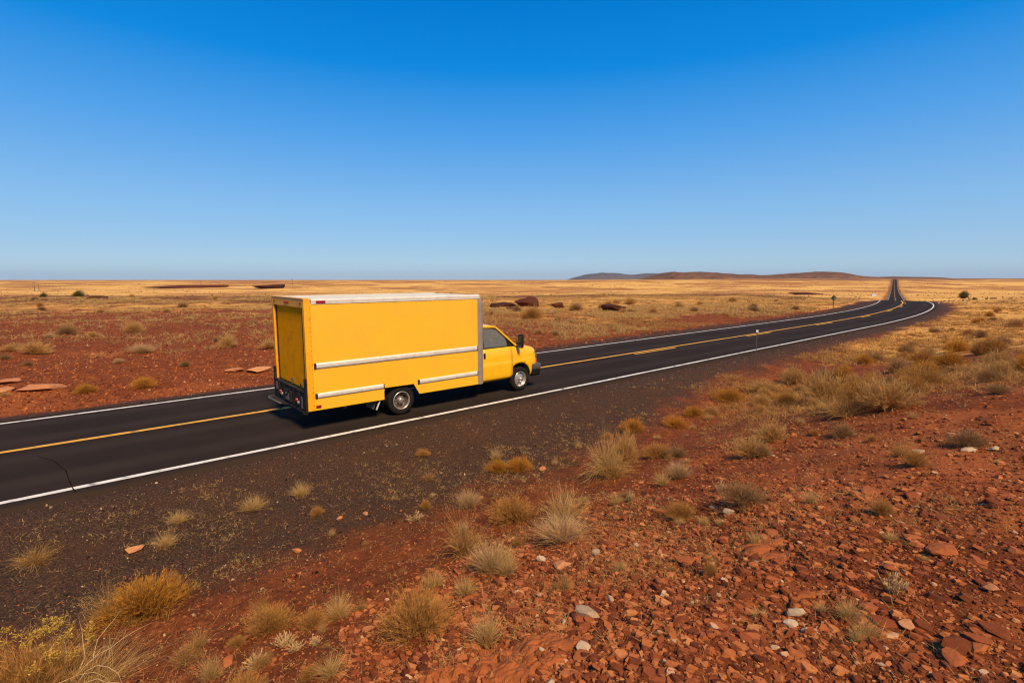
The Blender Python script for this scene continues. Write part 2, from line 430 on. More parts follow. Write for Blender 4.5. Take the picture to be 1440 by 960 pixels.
class MB:
    def __init__(s): s.v = []; s.f = []; s.sm = []
    def add(s, vs, fs, smooth=False):
        o = len(s.v); s.v += [tuple(map(float, p)) for p in vs]
        for f in fs: s.f.append([i + o for i in f]); s.sm.append(smooth)
    def box(s, x0, x1, y0, y1, z0, z1):
        v = [(x, y, z) for x in (x0, x1) for y in (y0, y1) for z in (z0, z1)]
        s.add(v, [(0, 1, 3, 2), (4, 6, 7, 5), (0, 4, 5, 1), (2, 3, 7, 6), (0, 2, 6, 4), (1, 5, 7, 3)])
        return s
    def prism(s, poly, axis, a, b):
        """poly of 2D points extruded along axis ('x': poly is (y,z), 'y': (x,z), 'z': (x,y))"""
        n = len(poly)
        def P(p, c):
            return {'x': (c, p[0], p[1]), 'y': (p[0], c, p[1]), 'z': (p[0], p[1], c)}[axis]
        v = [P(p, a) for p in poly] + [P(p, b) for p in poly]
        f = [list(range(n))[::-1], list(range(n, 2 * n))] + [(i, (i + 1) % n, n + (i + 1) % n, n + i) for i in range(n)]
        s.add(v, f); return s
    def bar(s, a, b, w, h, up=(0, 0, 1)):
        a = Vector(a); b = Vector(b); d = (b - a).normalized(); u = Vector(up)
        sd = d.cross(u).normalized(); u = sd.cross(d).normalized()
        v = []
        for p in (a, b):
            for i, j in ((-1, -1), (1, -1), (1, 1), (-1, 1)): v.append(p + sd * (i * w / 2) + u * (j * h / 2))
        s.add(v, [(3, 2, 1, 0), (4, 5, 6, 7)] + [(i, (i + 1) % 4, 4 + (i + 1) % 4, 4 + i) for i in range(4)]); return s
    def tube(s, pts, r, n=10):
        pts = [Vector(p) for p in pts]; rs = r if isinstance(r, (list, tuple)) else [r] * len(pts)
        v = []; f = []
        for i, p in enumerate(pts):
            d = (pts[min(i + 1, len(pts) - 1)] - pts[max(i - 1, 0)]).normalized()
            u = Vector((0, 0, 1)) if abs(d.z) < .9 else Vector((1, 0, 0))
            a = d.cross(u).normalized(); b = a.cross(d)
            for k in range(n):
                t = 2 * math.pi * k / n; v.append(p + (a * math.cos(t) + b * math.sin(t)) * rs[i])
        for i in range(len(pts) - 1):
            for k in range(n): f.append((i * n + k, i * n + (k + 1) % n, (i + 1) * n + (k + 1) % n, (i + 1) * n + k))
        f.append(list(range(n))[::-1]); f.append(list(range((len(pts) - 1) * n, len(pts) * n)))
        s.add(v, f, True); return s
    def lathe(s, prof, axis='y', n=36, c=(0, 0, 0), close=False):
        """prof: (radius, along)"""
        v = []; f = []
        for r, a in prof:
            for k in range(n):
                t = 2 * math.pi * k / n; p = (r * math.cos(t), r * math.sin(t))
                v.append({'y': (c[0] + p[0], c[1] + a, c[2] + p[1]), 'z': (c[0] + p[0], c[1] + p[1], c[2] + a), 'x': (c[0] + a, c[1] + p[0], c[2] + p[1])}[axis])
        m = len(prof)
        for i in range(m - 1 + (1 if close else 0)):
            j = (i + 1) % m
            for k in range(n): f.append((i * n + k, i * n + (k + 1) % n, j * n + (k + 1) % n, j * n + k))
        s.add(v, f, True); return s
    def grid(s, P, smooth=True, closeu=False):
        m = len(P); n = len(P[0]); v = [p for r in P for p in r]; f = []
        for i in range(m - 1):
            for j in range(n - 1 + (1 if closeu else 0)):
                f.append((i * n + j, i * n + (j + 1) % n, (i + 1) * n + (j + 1) % n, (i + 1) * n + j))
        s.add(v, f, smooth); return s
    def sweep(s, path, sec, smooth=False):
        """path of (x,y) plan points, sec of (outward, z) points closed"""
        P = []
        for i, p in enumerate(path):
            a = Vector(path[max(i - 1, 0)]); b = Vector(path[min(i + 1, len(path) - 1)]); d = (b - a).normalized(); nrm = Vector((d.y, -d.x))
            P.append([(p[0] + nrm.x * o, p[1] + nrm.y * o, z) for o, z in sec])
        s.grid(P, smooth, True)
        n = len(sec); b = len(s.v) - n
        s.f.append(list(range(b, b + n))); s.sm.append(False)
        b0 = len(s.v) - n * len(path); s.f.append(list(range(b0, b0 + n))[::-1]); s.sm.append(False)
        return s
    def mesh(s, name):
        me = bpy.data.meshes.new(name); me.from_pydata(s.v, [], s.f)
        me.polygons.foreach_set('use_smooth', s.sm); me.update()
        bm = bmesh.new(); bm.from_mesh(me); bmesh.ops.recalc_face_normals(bm, faces=bm.faces); bm.to_mesh(me); bm.free()
        return me
    def build(s, name, mat, parent=None, bevel=0.0, seg=2):
        o = link_mesh(name, s.mesh(name), mat, parent)
        if bevel:
            b = o.modifiers.new('bevel', 'BEVEL'); b.width = bevel; b.segments = seg; b.limit_method = 'ANGLE'; b.angle_limit = R(40)
        return o

# ------------------------------------------------------------------ ground sheet
def build_ground():
    az = np.concatenate([np.arange(-62, 62.01, .2), np.arange(65, 296, 3.0)]) * math.pi / 180
    rr = np.concatenate([[.02], np.geomspace(.35, 15000, 500)])
    A, RR = np.meshgrid(az, rr)
    X = (RR * np.sin(A)).ravel(); Y = (RR * np.cos(A)).ravel()
    Z = terrain(X, Y)
    na = len(az); nr = len(rr)
    i, j = np.meshgrid(np.arange(nr - 1), np.arange(na), indexing='ij')
    j2 = (j + 1) % na
    Fq = np.stack([i * na + j, i * na + j2, (i + 1) * na + j2, (i + 1) * na + j], -1).reshape(-1, 4)[:, ::-1]
    sig, lat = road_coords(X, Y); t = lat + TC
    d = np.hypot(X, Y); azv = np.arctan2(X, np.maximum(Y, .01))
    q = Y - plateau_edge(np.clip(azv, -1.2, 1.2))
    bt = 7.2 + 2.4 * sstep(6, 21, sig)
    grv_r = sstep(bt - 1.9, bt + 1.4, t) * (lat < 0)
    wl = 4.15 + 1.4 * sstep(6, 26, sig)
    grv_l = (1 - sstep(wl - .4, wl + .9, lat)) * (lat > 0)
    gravel = np.maximum(grv_r, grv_l) * (1 - .55 * sstep(60, 140, d))
    # grass cover: the left field from ~40 m on, right verge beyond the bank, sprinkles elsewhere
    gl = sstep(26, 66, Y - .10 * np.abs(X)) * (lat > 4.5)
    gl = np.maximum(gl, .85 * sstep(16, 34, sig) * sstep(7, 12, lat) * (X > 2) * sstep(22, 36, Y))
    grs = .63 * gl
    grr = sstep(15, 34, sig) * (lat < -4.0) * .66
    grr = np.where((lat < -4.0), np.maximum(grr, .18), grr)
    grass = np.maximum(grs, grr) * (1 - gravel * .8)
    grass = np.where(lat > 5, np.maximum(grass, .16), grass)
    far = sstep(8, 60, q)
    near_road = (1 - sstep(5, 11, np.abs(lat)))
    far = far * (1 - .75 * near_road)
    rim = (sstep(np.where(azv < -.08, -52, -36), np.where(azv < -.08, -22, -14), q) * (1 - sstep(6, 40, q))) * .64 * (1 - near_road)
    rim = rim * np.where(np.degrees(azv) > 30, .75, 1.0)
    ridge = sstep(800, 980, q) * (.35 + .65 * sstep(.35, .6, azv))
    near = 1 - sstep(40, 100, d)
    sandy = sstep(.50, .66, fbm(X / 2.4, Y / 1.7, 77)) * (t < 4.5) * (t > -8) * (sig < 16) * .9
    sandy = np.maximum(sandy, .6 * sstep(.62, .75, fbm(X / 5, Y / 2.2, 79)) * (lat > 5))
    V = np.stack([X, Y, Z], -1)
    me = np_mesh('ground', V, Fq.ravel(), np.full(len(Fq), 4), dict(gravel=gravel, grass=grass, far=far, rim=rim, ridge=ridge, near=near, sandy=sandy), True)
    tag(link_mesh('ground', me, M['ground']), kind='structure')
build_ground()

# ------------------------------------------------------------------ road, markings
def stations(a, b):
    out = []; s = a
    while s < b:
        out.append(s); s += 1.0 if s < 180 else (4 if s < 500 else 10)
    return out + [b]

def roadz(p):
    return float(base_z(np.array(p[0]), np.array(p[1])))

def strip(mb, s0, s1, l0, l1, dz, n=2, jitter=0.0):
    P = []
    for sg in stations(s0, s1):
        row = []
        z0 = float(centre_z(sg))
        for k in range(n):
            la = l0 + (l1 - l0) * k / (n - 1)
            if jitter and k in (0, n - 1): la += (vnoise(sg * 1.3 + 50 * k, 3.1, 5) - .5) * jitter
            p = road_point(sg, float(la)); row.append((p[0], p[1], z0 + dz))
        P.append(row)
    mb.grid(P, False); return P

mb = MB(); LATS = (-3.78, 3.25)
P = []
for sg in stations(-70, 1450):
    z0 = float(centre_z(sg)); row = []
    ja = (float(fbm(sg * .9, 2.2, 9)) - .5) * .34; jb = (float(fbm(sg * .9, 7.7, 10)) - .5) * .3
    for k, la in enumerate([-3.80 + ja, -3.68 + ja, -2, 0, 2, 3.22 + jb, 3.34 + jb]):
        p = road_point(sg, la); row.append((p[0], p[1], z0 - (.13 if k in (0, 6) else 0)))
    P.append(row)
mb.grid(P, False)
road = tag(mb.build('road', M['asphalt']), kind='structure')
_co = np.empty(len(road.data.vertices) * 3, np.float32); road.data.vertices.foreach_get('co', _co); _co = _co.reshape(-1, 3)
_at = road.data.attributes.new('lat', 'FLOAT', 'POINT'); _at.data.foreach_set('value', road_coords(_co[:, 0], _co[:, 1])[1].astype(np.float32))

mb = MB(); strip(mb, -70, 1450, -3.42, -3.285, .004, jitter=.02); strip(mb, -70, 1450, 2.885, 3.01, .004, jitter=.02)
tag(mb.build('road_edge_lines', M['paint_white']), kind='structure')
mb = MB(); strip(mb, -70, 1450, -.08, .08, .004, jitter=.02)
for a in [8.5 + 11.45 * k for k in range(0, 30)]:
    strip(mb, a, a + 3.5, -.36, -.22, .004)
tag(mb.build('road_centre_lines', M['paint_yellow']), kind='structure')
# crack across the near lane
def ground_px(u, v, z):
    d = pix_ray(u, v); k = (z - H) / d[2]; return d[0] * k, d[1] * k
cr = [(52, 640), (62, 643.5), (72, 646), (80, 650.5), (86, 657), (93, 662), (96, 672), (99, 679), (101, 684), (106, 691)]
mb = MB(); Pc = []
for i, (u, v) in enumerate(cr):
    x, y = ground_px(u, v, .008); w = .003 + .005 * (i / 9) + .004 * (i % 2)
    a = ground_px(*cr[max(i - 1, 0)], .008); b = ground_px(*cr[min(i + 1, 9)], .008)
    d = Vector((b[0] - a[0], b[1] - a[1])).normalized()
    Pc.append([(x - d.y * w, y + d.x * w, .008), (x + d.y * w, y - d.x * w, .008)])
mb.grid(Pc, False)
tag(mb.build('road_crack', M['sealant']), kind='structure')

# ------------------------------------------------------------------ far hills
def hill(name, pts, Yd, mat, thick, seed):
    """ridge given as (pixel u, height in pixels above eye line) measured at the distance Yd"""
    us = np.linspace(pts[0][0], pts[-1][0], 220)
    hp = np.interp(us, [p[0] for p in pts], [p[1] for p in pts])
    hp = hp + (fbm(us / 5, us * 0 + seed, seed) - .5) * 1.7 * np.minimum(1, np.maximum(hp + 3, 0) / 4)
    P = []
    for j in np.linspace(-1, 1, 17):
        prof = math.cos(j * math.pi / 2) ** .8 if abs(j) < 1 else 0
        row = []
        for u, h in zip(us, hp):
            Yj = Yd + j * thick; X = (u - 720) / 723.6 * Yd
            top = H + h * Yd / 723.6
            base = -120.0
            n = (float(fbm(X / 300, Yj / 300, seed + 3)) - .5) * .18 * (1 - abs(1 - prof)) * (h + 4) * Yd / 723.6 * (abs(j) > .01)
            row.append((X, Yj, base + (top - base) * prof ** (.35 if j < 0 else .3) + n))
        P.append(row)
    mb = MB(); mb.grid(P, True)
    return tag(mb.build(name, mat), kind='structure')
hill('far_hills', [(800, -4), (812, .4), (826, 3.8), (845, 5.8), (862, 6.1), (872, 4.4), (886, 3.0), (900, 4.4), (914, 6.2), (924, 4.8), (938, 4), (955, 3), (985, -4)], 14000, M['hill_blue'], 1500, 3)
hill('brown_hills', [(900, -4), (925, 2), (936, 5.8), (948, 7.8), (960, 6.8), (968, 6.4), (985, 7.6), (1004, 6.2), (1012, 5.2), (1030, 3.4), (1045, 3.8), (1060, 3.2), (1090, 3.4), (1108, 4.6), (1122, 6.2), (1136, 6.6), (1150, 8.0), (1158, 7.6), (1168, 4.6), (1185, 2.6), (1205, 1.4), (1230, .4), (1250, .8), (1290, .5), (1330, -2)], 5200, M['hill_brown'], 700, 11)

# ------------------------------------------------------------------ truck
ROOTS = 6.35; ROOTT = 13.0
_rp = ROOTS * D1 + ROOTT * N1
truck = empty('box_truck', (_rp[0], _rp[1], .006), math.pi / 2 - AZ1)
tag(truck, 'yellow box truck with aluminium rub rails driving away along the desert road', 'truck')
def X_(s): return s - ROOTS

BX0, BXF, BX1 = X_(3.92), X_(4.07), X_(8.81)
BN = X_(9.08); YB = 1.2; ZB, ZT = .5, 2.98
# main body behind the panels
mb = MB(); mb.box(BX0 + .10, BX1 + .02, -YB + .03, YB - .03, .83, ZT + .03)
mb.build('cargo_box', M['yellow_box'], truck)
for sgn in (-1, 1):
    poly = [(BXF, ZB + .01), (X_(5.83), ZB), (X_(5.83), .80), (X_(6.68), .79), (X_(6.85), ZB), (BX1, ZB - .01), (BX1, ZT), (BXF, ZT)]
    y0, y1 = (sgn * YB, sgn * (YB - .028))
    mb = MB().prism(poly, 'y', min(y0, y1), max(y0, y1)); mb.build('side_panel', M['yellow_box'], truck, .006)
    mbr = MB()
    for k in range(32):
        xr = BXF + .12 + k * .145
        for zr in (2.962, 1.655, 1.465): mbr.box(xr - .006, xr + .006, min(sgn * YB, sgn * (YB + .004)), max(sgn * YB, sgn * (YB + .004)), zr - .006, zr + .006)
    tag(mbr.build('side_rivets', M['alu_dark'], truck), kind='stuff')
    yo = sgn * (YB + .022); yi = sgn * (YB - .03)
    # rub rails: a half-round bumper strip with end caps
    for (xa, xb, zc, hh) in ((X_(4.09), X_(8.79), 1.56, .066), (X_(4.09), X_(5.83), .855, .058), (X_(6.80), X_(8.79), .83, .058)):
        yb = sgn * (YB + .002)
        prof = [(yb, zc - hh), (yb + sgn * .014, zc - hh), (yb + sgn * .034, zc - hh * .55), (yb + sgn * .036, zc + hh * .45), (yb + sgn * .018, zc + hh), (yb, zc + hh)]
        rl = MB().prism(prof, 'x', xa + .05, xb - .03).build('rub_rail', M['alu'], truck)
        MB().box(xa, xa + .05, min(yb, yb + sgn * .03), max(yb, yb + sgn * .03), zc - hh * .95, zc + hh * .95).build('end_cap', M['dark_steel'], rl, .005)
        MB().box(xb - .03, xb, min(yb, yb + sgn * .03), max(yb, yb + sgn * .03), zc - hh * .95, zc + hh * .95).build('end_cap', M['dark_steel'], rl, .005)
    # top rail
    prof = [(sgn * (YB - .04), 2.985), (sgn * (YB + .012), 2.985), (sgn * (YB + .016), 3.075), (sgn * (YB - .01), 3.105), (sgn * (YB - .09), 3.115), (sgn * (YB - .09), 3.05)]
    tr = MB().prism(prof, 'x', BXF + .02, BX1 + .06).build('top_rail', M['alu'], truck, .004)
    MB().box(X_(4.2), X_(4.42), min(yo, sgn * (YB + .010)), max(yo, sgn * (YB + .010)), 3.0, 3.065).build('marker_light', M['red_lens'], tr, .006)
    MB().box(X_(4.10), X_(4.22), min(sgn * (YB - .001), sgn * (YB + .012)), max(sgn * (YB - .001), sgn * (YB + .012)), .56, .63).build('side_reflector', M['red_lens'], truck, .004)
    # aluminium front corner: rounded post
    pl = [(BX1, sgn * (YB - .03)), (BX1, sgn * (YB + .008))]
    for k in range(9):
        a = k / 8 * math.pi / 2
        pl.append((BX1 + .09 + .18 * math.sin(a), sgn * (YB + .008 - .18 + .18 * math.cos(a))))
    pl.append((BX1 + .23, sgn * (YB - .18)))
    MB().prism(pl, 'z', ZB - .015, 2.86).build('corner_post', M['alu_dark'], truck)
    P = []
    for zi in range(6):
        a = zi / 5 * math.pi / 2; k = .30 * (1 - math.cos(a)); zz = 2.86 + .24 * math.sin(a)
        P.append([(x - k * max(0, (x - BX1) / .27) , y - sgn * k * .25 * (abs(y) > 1.0), zz) for x, y in pl])
    capm = MB().grid(P, False, True); capm.build('corner_cap', M['dark_steel'] if False else M['alu_dark'], truck)
    MB().box(X_(9.03), X_(9.065), sgn * (YB - .06) - .03, sgn * (YB - .06) + .03, 2.93, 2.98).build('front_marker_light', M['amber_lens'], truck, .004)
# front wall and roof
MB().box(BX1 + .02, BN - .02, -YB + .16, YB - .16, ZB, 2.95).build('front_wall', M['yellow_box'], truck, .01)
P = []
for i in range(15):
    x = BX0 + .02 + (BN - .10 - BX0 - .02) * i / 14
    dz = -.02 * max(0, (i - 12.2) / 1.8) ** 2
    P.append([(x, -YB + .085 + (2 * YB - .17) * j / 10, 3.092 + .016 * (1 - (j / 5 - 1) ** 2) + dz) for j in range(11)])
mb = MB().grid(P, True)
rf = mb.build('roof', M['roof_white'], truck)
sm = rf.modifiers.new('solid', 'SOLIDIFY'); sm.thickness = .03; sm.offset = -1

# rear frame: two posts, header
mb = MB()
for sgn in (-1, 1):
    mb.box(BX0, BXF, min(sgn * (YB + .006), sgn * (YB - .11)), max(sgn * (YB + .006), sgn * (YB - .11)), ZB + .01, 3.10)
mb.box(BX0 + .003, BXF - .002, -YB + .112, YB - .112, 2.90, 3.09)
mb.box(BX0 - .012, BXF - .02, -YB - .008, YB + .008, 3.101, 3.125)
rear = mb.build('rear_frame', M['orange_frame'], truck, .008)
for y in (-.98, -.12, .12, .98, 0.0):
    MB().box(BX0 - .018, BX0 - .0, y - .035, y + .035, 2.975, 3.03).build('clearance_light', M['red_lens'], rear, .006)
# hinges / rivet heads down the edge of the rear frame
mb = MB()
for sgn in (-1, 1):
    for k in range(22):
        z = .62 + k * .108; mb.box(BXF - .022, BXF - .010, sgn * (YB + .006) - .003, sgn * (YB + .006) + .003, z, z + .014)
tag(mb.build('rivets', M['dark_steel'], rear), kind='stuff')
# roll-up door: horizontal panels
mb = MB()
nP = 6; z0, z1 = .995, 2.9
for k in range(nP):
    a = z0 + (z1 - z0) * k / nP; b = z0 + (z1 - z0) * (k + 1) / nP
    mb.box(BX0 + .055, BX0 + .085, -YB + .113, YB - .113, a + .0015, b - .0015)
dr = mb.build('roll_door', M['door_yellow'], truck, .003)
MB().box(BX0 + .03, BX0 + .054, -.07, .07, 1.07, 1.13).tube([(BX0 + .02, -.05, 1.09), (BX0 + .02, -.05, .99)], .012).build('latch', M['grey_steel'], dr, .003)
for sgn in (-1, 1):
    MB().box(BX0 + .03, BX0 + .054, sgn * .98 - .022, sgn * .98 + .022, 1.0, 2.898).build('door_track', M['dark_steel'], dr)
MB().tube([(BX0 + .045, -.6, 1.02), (BX0 + .03, -.62, 1.1), (BX0 + .03, -.68, 1.1), (BX0 + .045, -.7, 1.02)], .012, 8).build('door_handle', M['grey_steel'], dr)

# lift gate
MB().box(BX0 - .055, BX0 - .003, -YB + .005, -YB + .085, .44, 1.28).build('liftgate_post', M['black'], truck, .008)
MB().box(BX0 - .055, BX0 - .003, YB - .085, YB - .005, .44, 1.28).build('liftgate_post', M['black'], truck, .008)
mb = MB(); mb.box(BX0 - .045, BX0 + .03, -YB + .088, YB - .088, .50, .97)
mb.box(BX0 - .06, BX0 - .0455, -YB + .088, YB - .088, .93, .975)
for y in (-.75, -.35, .35, .75): mb.box(BX0 - .062, BX0 - .0457, y - .03, y + .03, .52, .92)
mb.box(BX0 - .09, BX0 - .0459, -.22, .22, .56, .84)
mb.tube([(BX0 - .08, -.16, .90), (BX0 - .10, -.05, .76), (BX0 - .09, .12, .68)], .02, 8)
lg = mb.build('liftgate', M['dark_steel'], truck, .006)
for pb in ((BX0 - .072, BX0 - .0625, -1.03, -.92, .56, .83), (BX0 - .072, BX0 - .0625, .83, .98, .72, .92), (BX0 - .10, BX0 - .0905, -.12, .14, .60, .78)):
    MB().box(*pb).build('light_panel', M['grey_steel'], lg, .004)
for sgn in (-1, 1):
    MB().lathe([(.001, -.025), (.04, -.022), (.05, -.01), (.052, .02)], 'x', 18, (BX0 - .075, sgn * .62, .70)).build('tail_light', M['red_lens'], lg)
    MB().lathe([(.001, -.025), (.038, -.022), (.047, -.01), (.049, .02)], 'x', 18, (BX0 - .075, sgn * .62 - .12, .66)).build('reversing_light', M['white_lens'], lg)
# folded platform/step sticking out at the bottom
mb = MB(); mb.prism([(BX0 - .06, -.1), (BX0 - .06, 1.20), (BX0 - .21, 1.17), (BX0 - .25, 1.02), (BX0 - .20, .15), (BX0 - .12, -.05)], 'z', .47, .50)
st = mb.build('liftgate_step', M['dark_steel'], truck, .006)
mb = MB(); mb.tube([(BX0 - .06, 1.21, .492), (BX0 - .21, 1.178, .492), (BX0 - .258, 1.02, .492), (BX0 - .208, .15, .492)], .016, 8)
mb.build('step_edge', M['grey_steel'], st)
mb = MB(); mb.bar((BX0 - .05, .0, .46), (BX0 - .05, -1.12, .46), .05, .05); mb.bar((BX0 - .08, -.1, .5), (BX0 - .08, -1.05, .5), .02, .025)
mb.tube([(BX0 - .05, .35, .45), (BX0 - .17, .33, .36), (BX0 - .2, .33, .33)], .03, 8)
mb.build('tow_bar', M['dark_steel'], truck)

# chassis
mb = MB()
for sgn in (-1, 1):
    mb.box(BX0 + .1, X_(10.9), sgn * .44 - .04, sgn * .44 + .04, .52, .72)
for x in (-1.9, -.9, .7, 1.5, 2.3): mb.box(x - .05, x + .05, -1.1, 1.1, .72, .83)
mb.box(1.0, 2.1, .5, 1.05, .42, .72)
mb.build('chassis', M['black'], truck)
MB().tube([(0, -.95, .385), (0, -.2, .385), (0, 0, .385), (0, .2, .385), (0, .95, .385)], [.05, .06, .17, .06, .05], 14).build('rear_axle', M['black'], truck)
MB().tube([(X_(5.3), -.7, .5), (X_(4.95), -.9, .47), (X_(4.85), -1.02, .44)], [.045, .045, .05], 12).build('exhaust_pipe', M['grey_steel'], truck)
for sgn in (-1, 1):
    mb = MB(); mb.prism([(X_(5.72), .74), (X_(5.56), .27), (X_(5.575), .265), (X_(5.735), .735)], 'y', min(sgn * .66, sgn * 1.1), max(sgn * .66, sgn * 1.1))
    fl = mb.build('mud_flap', M['bumper'], truck)
    MB().bar((X_(5.86), sgn * 1.135, .76), (X_(5.63), sgn * 1.125, .25), .03, .03, (0, 1, 0)).build('mud_flap_bracket', M['alu'], fl)
    MB().box(X_(5.70), X_(5.8), min(sgn * 1.04, sgn * 1.16), max(sgn * 1.04, sgn * 1.16), .55, .74).build('wheel_housing', M['black'], truck, .01)
    MB().box(X_(5.6), X_(6.95), min(sgn * .6, sgn * 1.15), max(sgn * .6, sgn * 1.15), .79, .83).build('wheel_housing', M['black'], truck)

# wheels
def make_wheel(x, y, out, dual, front):
    r = .385
    yc = y
    tp = [(.235, -.105), (.30, -.118), (.352, -.112), (.377, -.09), (r, -.06), (r, -.03), (r - .008, -.027), (r - .008, -.018), (r, -.015), (r, .015), (r - .008, .018), (r - .008, .027), (r, .03), (r, .06), (.377, .09), (.352, .112), (.30, .118), (.235, .105)]
    mb = MB().lathe(tp, 'y', 48, (0, 0, 0), True)
    if dual: mb.lathe([(a, b - out * .27) for a, b in tp], 'y', 48, (0, 0, 0), True)
    w = mb.build('wheel', M['rubber'], truck); w.location = (x, yc, r)
    o = out
    if front:
        prof = [(.245, .10), (.238, .118), (.225, .112), (.215, .06), (.19, .035), (.16, .05), (.12, .068), (.085, .075)]
        hub = [(.088, .07), (.082, .12), (.06, .135), (.055, .165), (.03, .172), (.001, .174)]
    else:
        prof = [(.245, .10), (.238, .118), (.222, .112), (.212, .03), (.19, -.02), (.15, -.035), (.11, -.03), (.09, -.03)]
        hub = [(.10, -.03), (.095, .03), (.07, .05), (.065, .09), (.02, .10), (.001, .10)]
    rm = MB().lathe([(a, b * o) for a, b in prof], 'y', 40).build('rim', M['rim'] if front else M['rim_dark'], w)
    if not front:
        MB().lathe([(a, b * o) for a, b in ((.247, .098), (.24, .121), (.22, .116), (.208, .085), (.212, .06))], 'y', 40).build('rim_lip', M['rim'], w)
    MB().lathe([(a, b * o) for a, b in hub], 'y', 24).build('hub', M['rim'], w)
    mbn = MB()
    for k in range(8):
        t = 2 * math.pi * k / 8; rr_ = .118 if front else .125; yy = (.062 if front else -.03)
        mbn.lathe([(.014, yy * o), (.014, (yy + .022) * o), (.001, (yy + .024) * o)], 'y', 8, (rr_ * math.cos(t), 0, rr_ * math.sin(t)))
    mbn.build('wheel_nuts', M['rim'], w)
    mbh = MB()
    for k in range(8):
        t = 2 * math.pi * (k + .5) / 8; rr_ = .178; yy = (.052 if front else -.012)
        mbh.lathe([(.001, yy * o), (.021, yy * o)], 'y', 10, (rr_ * math.cos(t), 0, rr_ * math.sin(t)))
    mbh.build('vent_holes', M['black'], w)
XF = X_(10.63)
make_wheel(0, -1.02, -1, True, False); make_wheel(0, 1.02, 1, True, False)
make_wheel(XF, -.90, -1, False, True); make_wheel(XF, .90, 1, False, True)

# ---- cab
CZ = .45; BELT = 1.475
def half_w(x):
    # plan half width of the cab side
    s = x + ROOTS
    return float(np.interp(s, [9.0, 10.3, 10.75, 11.0, 11.22, 11.34, 11.42, 11.46], [1.0, 1.0, .995, .985, .965, .93, .885, .84]))
def top_z(x):
    s = x + ROOTS
    return float(np.interp(s, [9.0, 10.3, 10.46, 10.75, 11.0, 11.2, 11.34, 11.42, 11.46], [BELT, BELT, 1.465, 1.435, 1.395, 1.36, 1.32, 1.27, 1.19]))
def side_y(x, z):
    """half width of the cab side at height z"""
    w = half_w(x); tz = top_z(x)
    zs = [CZ, .58, .80, .95, 1.02, 1.2, tz - .10, tz - .03, tz]
    ws = [w - .05, w - .012, w, w + .002, w - .012, w - .015, w - .045, w - .085, w - .14]
    return float(np.interp(z, zs, ws))
xs = [X_(s) for s in (9.1, 9.4, 9.8, 10.1, 10.3, 10.46, 10.6, 10.75, 10.9, 11.0, 11.08, 11.16, 11.24, 11.32, 11.37, 11.41, 11.44, 11.46)]
P = []
for x in xs:
    tz = top_z(x); zs = [CZ, .50, .58, .70, .85, .95, 1.02, 1.12, 1.2, tz - .13, tz - .10, tz - .06, tz - .03, tz - .008]
    if x > X_(11.05): zs = [max(z, .56) if False else z for z in zs]
    r = [(x, -side_y(x, z), z) for z in zs]
    w = side_y(x, tz)
    crown = .035
    top = [(x, -w + 2 * w * k / 8, tz + crown * (1 - (k / 4 - 1) ** 2)) for k in range(9)]
    l = [(x, side_y(x, z), z) for z in reversed(zs)]
    P.append(r + top + l)
mb = MB().grid(P, True, True)
n = len(P[0]); b = len(mb.v) - n
mb.f.append(list(range(b, b + n))); mb.sm.append(False); mb.f.append(list(range(n))[::-1]); mb.sm.append(False)
tmp = mb.build('cab_body', M['yellow'], truck)
cut = MB().lathe([(.001, -1.3), (.48, -1.3), (.48, -.55), (.001, -.55)], 'y', 48, (XF, 0, .42)).lathe([(.001, 1.3), (.48, 1.3), (.48, .55), (.001, .55)], 'y', 48, (XF, 0, .42)).build('cutter', M['black'])
cut.parent = truck
bo = tmp.modifiers.new('arch', 'BOOLEAN'); bo.object = cut; bo.operation = 'DIFFERENCE'; bo.solver = 'EXACT'
bpy.context.view_layer.update()
dg = bpy.context.evaluated_depsgraph_get()
me = bpy.data.meshes.new_from_object(tmp.evaluated_get(dg))
tmp.modifiers.clear(); tmp.data = me
bpy.data.objects.remove(cut)
me.materials.clear(); me.materials.append(M['yellow']); me.materials.append(M['black'])
for p in me.polygons:
    c = p.center; dd = math.hypot(c.x - XF, c.z - .42)
    p.material_index = 0
    if (dd < .484 and abs(p.normal.y) < .3 and abs(c.y) < .99 and abs(dd - .48) < .02) or (dd < .47 and abs(abs(c.y) - .55) < .02): p.material_index = 1
    if c.z > BELT - .03 and c.x < X_(10.4) and p.normal.z > .7: p.material_index = 1
    if p.normal.z < -.7: p.material_index = 1
cab = tmp

# doors (proud skin with shut lines), both sides
for sgn in (-1, 1):
    P = []
    for x in np.linspace(X_(9.13), X_(10.315), 10):
        P.append([(x, sgn * (side_y(x, z) + .007), z) for z in (.475, .52, .58, .64, .70, .80, .90, .95, .985, 1.02, 1.08, 1.15, 1.2, 1.3, 1.36, BELT - .07, BELT - .03)])
    d = MB().grid(P, True).build('door', M['yellow'], truck)
    so = d.modifiers.new('s', 'SOLIDIFY'); so.thickness = .014; so.offset = 0
    y = sgn * (side_y(X_(9.22), 1.26) + .016)
    MB().box(X_(9.17), X_(9.245), min(y, y + sgn * .022), max(y, y + sgn * .022), 1.17, 1.34).build('handle', M['black'], d, .01)
    # belt moulding
    MB().bar((X_(9.15), sgn * (side_y(0, BELT - .03) + .012), BELT - .01), (X_(10.42), sgn * (side_y(X_(10.42), BELT - .03) + .004), BELT - .015), .02, .022).build('window_seal', M['black'], d)
